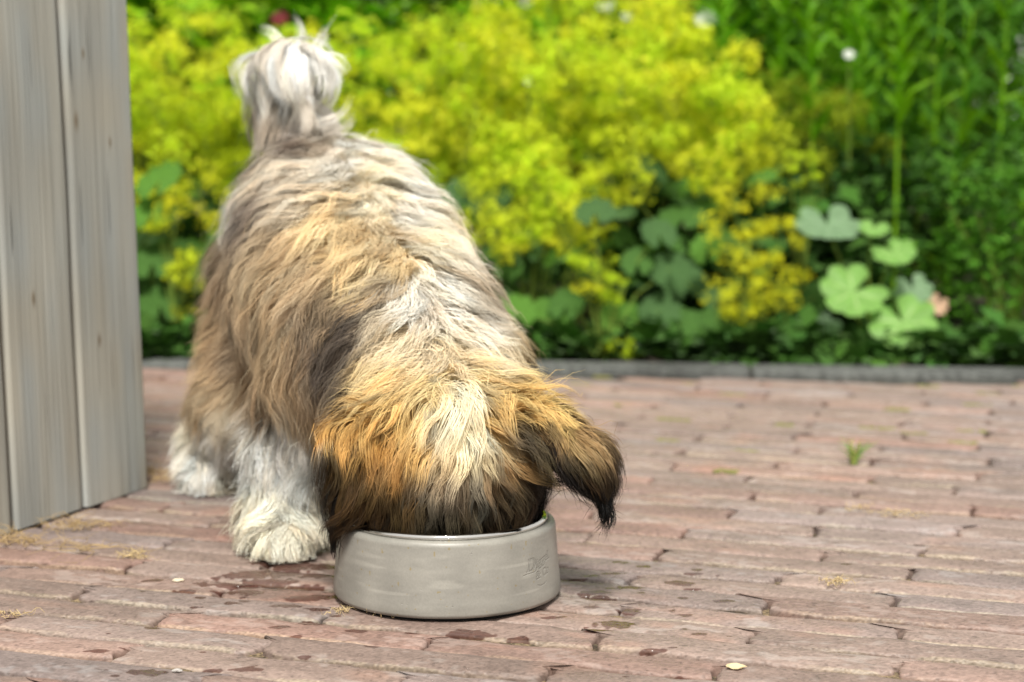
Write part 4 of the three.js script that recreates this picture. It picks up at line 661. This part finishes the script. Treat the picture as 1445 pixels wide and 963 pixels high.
  { // darts thrown on the surface, spaced per region
    const cell = .004, grid = new Map(), key = (i, j, k) => ((i * 73856093) ^ (j * 19349663) ^ (k * 83492791));
    const areaOf = b => Math.sqrt(b.l2) + b.ra + b.rb, tot = bones.reduce((s, b) => s + areaOf(b) * (b.ra + b.rb), 0);
    for (const b of bones) {
      const tries = Math.round(140000 * areaOf(b) * (b.ra + b.rb) / tot) + 1500;
      for (let t = 0; t < tries; t++) {
        const u = R() * 1.3 - .15, d = V(R() - .5, R() - .5, R() - .5).normalize(), p = b.a.clone().addScaledVector(b.d, clamp(u)).addScaledVector(d, lerp(b.ra, b.rb, clamp(u)) * 1.05);
        let ok = true, dist; for (let q = 0; q < 4; q++) { dist = grad(p, gg); p.addScaledVector(gg, -dist); }
        if (Math.abs(dist) > .002 || p.y < .004) continue;
        sdf(p.x, p.y, p.z); const reg = hit.region; let sp = spec[reg][5]; grad(p, gg);
        const away = gg.z < -.25; if (away) sp *= 1.45;
        const gi = Math.floor(p.x / cell), gj = Math.floor(p.y / cell), gk = Math.floor(p.z / cell), rr = Math.ceil(sp / cell);
        for (let i = -rr; i <= rr && ok; i++) for (let j = -rr; j <= rr && ok; j++) for (let k = -rr; k <= rr; k++) { const l = grid.get(key(gi + i, gj + j, gk + k)); if (l) { for (const o of l) if (o.distanceToSquared(p) < sp * sp) { ok = false; break; } if (!ok) break; } }
        if (!ok) continue; const kk = key(gi, gj, gk); if (!grid.has(kk)) grid.set(kk, []); grid.get(kk).push(p);
        roots.push({ p, n: gg.clone(), reg, away });
      }
    }
  }
  const bowlC = V(BOWL.x, 0, BOWL.z);
  function tame(q, reg) {                                            // keep hairs out of the bowl wall and the ground
    const dx = q.x - bowlC.x, dz = q.z - bowlC.z, r = Math.hypot(dx, dz);
    if (q.y < .0745 && r < BR + .004) { const inner = BT - .0135, outer = BR + .0035; if (r > inner) { if (r < (inner + outer) / 2 + .004 && reg !== 'fleg0' && reg !== 'fleg1' && reg !== 'ear0') { q.x = bowlC.x + dx / r * inner; q.z = bowlC.z + dz / r * inner; } else { q.x = bowlC.x + dx / r * outer; q.z = bowlC.z + dz / r * outer; } } if (q.y < .018) q.y = .018; }
    if (q.y < .004) q.y = .004;
  }
  function guide(r, len, lift, lie, wave) {
    const pts = [r.p.clone()], f = V(0, 0, 0), n = r.n.clone(), b = V(0, 0, 0), pos = r.p.clone(), dir = V(0, 0, 0);
    flow(pos, n, r.reg, f); dir.copy(f).multiplyScalar(1 - lift).addScaledVector(n, lift).normalize();
    const ph = noise3(r.p.x * 11, r.p.y * 11, r.p.z * 11) * 7 + R() * .7, wl = .055 + .016 * noise3(r.p.x * 25 + 3, r.p.y * 25, r.p.z * 25), amp = wave * (.8 + .9 * R()), st = len / (KP - 1);
    for (let k = 1; k < KP; k++) {
      const s = k / (KP - 1), d = grad(pos, n); flow(pos, n, r.reg, f); b.copy(n).cross(f);
      const w = 2 * Math.PI * s * len / wl + ph, near = Math.exp(-Math.max(0, d - lie) / .02);
      dir.multiplyScalar(.55).addScaledVector(f, .45 * near).addScaledVector(b, amp * Math.sin(w) * .55).addScaledVector(n, amp * .35 * Math.cos(w));
      const want = lie * smooth(0, .4, s); dir.addScaledVector(n, clamp((want - d) * 22, -.5, .9)); dir.y -= .35 * (1 - near) + .04; dir.normalize();
      pos.addScaledVector(dir, st); tame(pos, r.reg); pts.push(pos.clone());
    }
    return pts;
  }
  const extra = [];
  const wisp = (reg, part, ...pts) => { const c = new THREE.CatmullRomCurve3(pts.map(q => P(...q))), g = c.getPoints(KP - 1); extra.push({ p: g[0].clone(), n: V(0, .3, 1).normalize(), reg, part, pts: g }); };
  for (const [j, k] of [[0, 0], [3, -2], [-3, 2]]) {
    wisp('tail', 'tail', [412 + j, 88, 2.13], [424 + j, 62 + k, 2.14], [424 + j, 38, 2.15], [412 + j, 20 + k, 2.16]); wisp('tail', 'tail', [408 + j, 90, 2.13], [398, 66 + k, 2.14], [384, 48 + j, 2.15], [366, 40 + k, 2.16]);
    wisp('tail', 'tail', [428, 92 + j, 2.12], [450, 82 + k, 2.11], [474, 84 + j, 2.1], [489, 98 + k, 2.1], [484, 112, 2.1]); wisp('tail', 'tail', [432, 98 + j, 2.12], [452, 96 + k, 2.1], [468, 102 + j, 2.1], [478, 112 + k, 2.1]);
    wisp('tail', 'tail', [430 + j, 84, 2.13], [446 + k, 66, 2.13], [456 + j, 50, 2.13], [462 + k, 38, 2.13]); wisp('tail', 'tail', [440 + j, 178, 2.1], [462, 172 + k, 2.09], [484, 160 + j, 2.09], [494, 142 + k, 2.09]); wisp('tail', 'tail', [446, 186 + j, 2.1], [470, 184 + k, 2.09], [492, 176 + j, 2.09], [498, 156 + k, 2.09]);
    wisp('tail', 'tail', [418 + j * 2, 84, 2.14], [396 + j, 76, 2.16], [372, 84 + k, 2.17], [356 + j, 108, 2.17], [352, 140 + k, 2.17]); wisp('tail', 'tail', [420 + j * 2, 88, 2.11], [404 + j, 100, 2.1], [384, 130 + k, 2.11], [372 + j, 168, 2.12], [368, 200 + k, 2.13]); wisp('tail', 'tail', [426 + j * 2, 90, 2.09], [428 + j, 108, 2.08], [432, 140 + k, 2.08], [438 + j, 172, 2.09], [436, 196 + k, 2.1]);
    wisp('tail', 'tail', [424 + j * 2, 88, 2.1], [414 + j, 108, 2.08], [404, 140 + k, 2.09], [398 + j, 172, 2.1], [394, 200 + k, 2.11]);
  }
  for (let k = 0; k < 26; k++) { // loose locks that fall over the crown
    const sx = 585 + 110 * R(), sy = 540 + 45 * R(), ex = sx + (sx - 640) * (.5 + R()) + (R() - .5) * 60, ey = sy + 45 + 55 * R(), bow = (R() - .5) * 26, g = [];
    for (let q = 0; q < KP; q++) { const t = q / (KP - 1), v = P(lerp(sx, ex, t) + bow * Math.sin(t * 4.2), lerp(sy, ey, t * t * .5 + t * .5), 1.56), n = V(0, 0, 0); for (let u = 0; u < 4; u++) { const d = grad(v, n); v.addScaledVector(n, (.006 + .016 * Math.sin(Math.PI * Math.min(1, t * .8 + .1))) - d); } g.push(v); }
    extra.push({ p: g[0].clone(), n: V(0, .6, .8), reg: 'head', part: 'head_fur', pts: g });
  }
  const sets = {}; const partOf = reg => ({ body: 'body_fur', thigh: 'body_fur', neck: 'body_fur', head: 'head_fur', muzzle: 'head_fur' }[reg] ?? reg);
  for (const r of extra) (sets[r.part] ??= []).push(r);
  for (const r of roots) (sets[partOf(r.reg)] ??= []).push(r);
  const furM = new THREE.MeshPhysicalMaterial({ vertexColors: true, roughness: .55, specularIntensity: .32, transmission: .12, thickness: 0, side: THREE.DoubleSide });
  const names = { body_fur: 'body_fur', head_fur: 'head_fur', tail: 'tail_plume', ear0: 'ear', ear1: 'ear', fleg0: 'front_leg_fur', fleg1: 'front_leg_fur', hleg0: 'hind_leg_fur', hleg1: 'hind_leg_fur' };
  let hairs = 0, tris = 0;
  function buildFur(list, name, label) {
    const pos = [], nor = [], colr = [], idx = []; const T = V(0, 0, 0), W = V(0, 0, 0), N = V(0, 0, 0), c = [0, 0, 0], cr = [0, 0, 0];
    const chunk = { p: [], n: [], c: [], i: [] };
    for (const r of list) {
      const sp = spec[r.reg]; let len = sp[0] * (.75 + .5 * R());
      if (r.reg === 'tail') len *= .65 + .5 * smooth(J.t0.y, J.t2.y, r.p.y);
      if (r.reg.includes('leg') && r.p.y < .035) len *= .62;
      if (r.reg === 'ear1') len *= lerp(.5, 1.0, smooth(J.er0.x, J.er2.x, r.p.x));
      if (r.reg === 'body' && r.n.y > .6) len *= .85;
      const pts = r.pts ?? guide(r, len, sp[1], sp[2] * (.5 + .9 * R()), sp[3]);
      const gc = []; coat(r.p.x + r.n.x * .015, r.p.y + r.n.y * .015, r.p.z + r.n.z * .015, cr);
      const jit = V(R() - .5, R() - .5, R() - .5).multiplyScalar(r.reg === 'head' || r.reg === 'ear1' ? .010 : .016), streak = .70 + .42 * R(), warm = (R() - .5) * .14, darkLock = R() < .12 ? .55 : 1;
      for (const q of pts) { coat(q.x + jit.x, q.y + jit.y, q.z + jit.z, c); gc.push([0, 1, 2].map(k => lerp(c[k], cr[k], .1) * streak * darkLock * (1 + warm * (1 - k)))); }
      const ax = V(0, 1, 0).cross(r.n); if (ax.lengthSq() < .01) ax.set(1, 0, 0); ax.normalize(); const ay = r.n.clone().cross(ax);
      const kids = r.part === 'tail' ? 9 : r.part ? 16 : Math.round(sp[4] * (r.away ? .55 : 1)), clumpT = .12 + .62 * R() * R() + (r.reg.startsWith('ear') ? .15 : r.reg === 'head' ? .28 : .06);
      for (let k = 0; k < kids; k++) {
        const a = R() * 6.283, q = Math.sqrt(R()) * sp[5] * 1.5, ox = ax.x * Math.cos(a) * q + ay.x * Math.sin(a) * q, oy = ax.y * Math.cos(a) * q + ay.y * Math.sin(a) * q, oz = ax.z * Math.cos(a) * q + ay.z * Math.sin(a) * q;
        const ls = .7 + .35 * R(), fz = .0010 + .0026 * R() * R(), sx = R() * 50, wid = (.00019 + .00018 * R()) * (r.away ? 1.4 : 1), tone = .84 + .3 * R(), stray = R() < .05 ? 1.6 : 0, base = chunk.p.length / 3, rot = (R() - .5) * 1.5, n0 = r.n;
        let px, py, pz;
        const S = [];
        for (let m = 0; m < KP - 1; m++) { const s = m / (KP - 2), t = s * ls * (KP - 1), i0 = Math.min(KP - 2, Math.floor(t)), f = t - i0, A = pts[i0], Bq = pts[i0 + 1], cl = 1 - clumpT * smooth(0, 1, s); const wv = fz * s * (1 + stray * 2.5), gx = noise3(sx, s * 3.2, 1) * wv, gy = noise3(sx, s * 3.2, 9) * wv, gz = noise3(sx, s * 3.2, 17) * wv; const v = V(lerp(A.x, Bq.x, f) + ox * cl + gx + n0.x * stray * .006 * s, lerp(A.y, Bq.y, f) + oy * cl + gy + n0.y * stray * .006 * s, lerp(A.z, Bq.z, f) + oz * cl + gz + n0.z * stray * .006 * s); tame(v, r.reg); v.ci = i0; v.cf = f; S.push(v); }
        const last = S.length - 1;
        for (let m = 0; m <= last; m++) {
          const p = S[m]; T.copy(S[Math.min(m + 1, last)]).sub(S[Math.max(m - 1, 0)]).normalize(); W.copy(T).cross(n0); if (W.lengthSq() < .02) W.copy(T).cross(ax); W.normalize(); N.copy(W).cross(T); W.applyAxisAngle(T, rot); N.applyAxisAngle(T, rot * .4); if (N.dot(n0) < 0) N.negate(); N.addScaledVector(n0, .35).normalize();
          const s = m / last, w = wid * (s < .15 ? .8 : 1) * (1 - .78 * s * s), A = gc[p.ci], Bc = gc[p.ci + 1];
          const e = m === last ? 0 : w;
          for (const sg of m === last ? [0] : [-1, 1]) {
            chunk.p.push(p.x + W.x * e * sg - off.x, p.y + W.y * e * sg, p.z + W.z * e * sg - off.z);
            const nx = N.x + W.x * sg * .55, ny = N.y + W.y * sg * .55, nz = N.z + W.z * sg * .55, nl = 1 / Math.hypot(nx, ny, nz); chunk.n.push(nx * nl, ny * nl, nz * nl);
            for (let q2 = 0; q2 < 3; q2++) chunk.c.push(clamp(lerp(A[q2], Bc[q2], p.cf) * tone, .004, .985));
          }
          if (m > 0) { const i = base + m * 2; if (m < last) chunk.i.push(i - 2, i - 1, i + 1, i - 2, i + 1, i); else chunk.i.push(i - 2, i - 1, i); }
        }
        hairs++;
      }
    }
    tris += chunk.i.length / 3;
    const g = new THREE.BufferGeometry(); g.setAttribute('position', new THREE.Float32BufferAttribute(chunk.p, 3)); g.setAttribute('normal', new THREE.Float32BufferAttribute(chunk.n, 3)); g.setAttribute('color', new THREE.Float32BufferAttribute(chunk.c, 3)); g.setIndex(new THREE.BufferAttribute(new Uint32Array(chunk.i), 1));
    const o = mesh(name, g, furM, dog); if (label) o.userData.label = label; return o;
  }
  const labels = { tail: 'white plumed tail curled upright', ear1: 'ear flung out sideways with black tip', ear0: 'orange ear hanging over the bowl edge', head_fur: 'golden head hair turning black over the face', fleg0: 'white fluffy foreleg', hleg0: 'white fluffy hind foot' };
  for (const k of Object.keys(sets)) buildFur(sets[k], names[k], labels[k]);
  console.log('guides', roots.length, 'hairs', hairs, 'triangles', tris);
}
renderer.render(scene, camera);
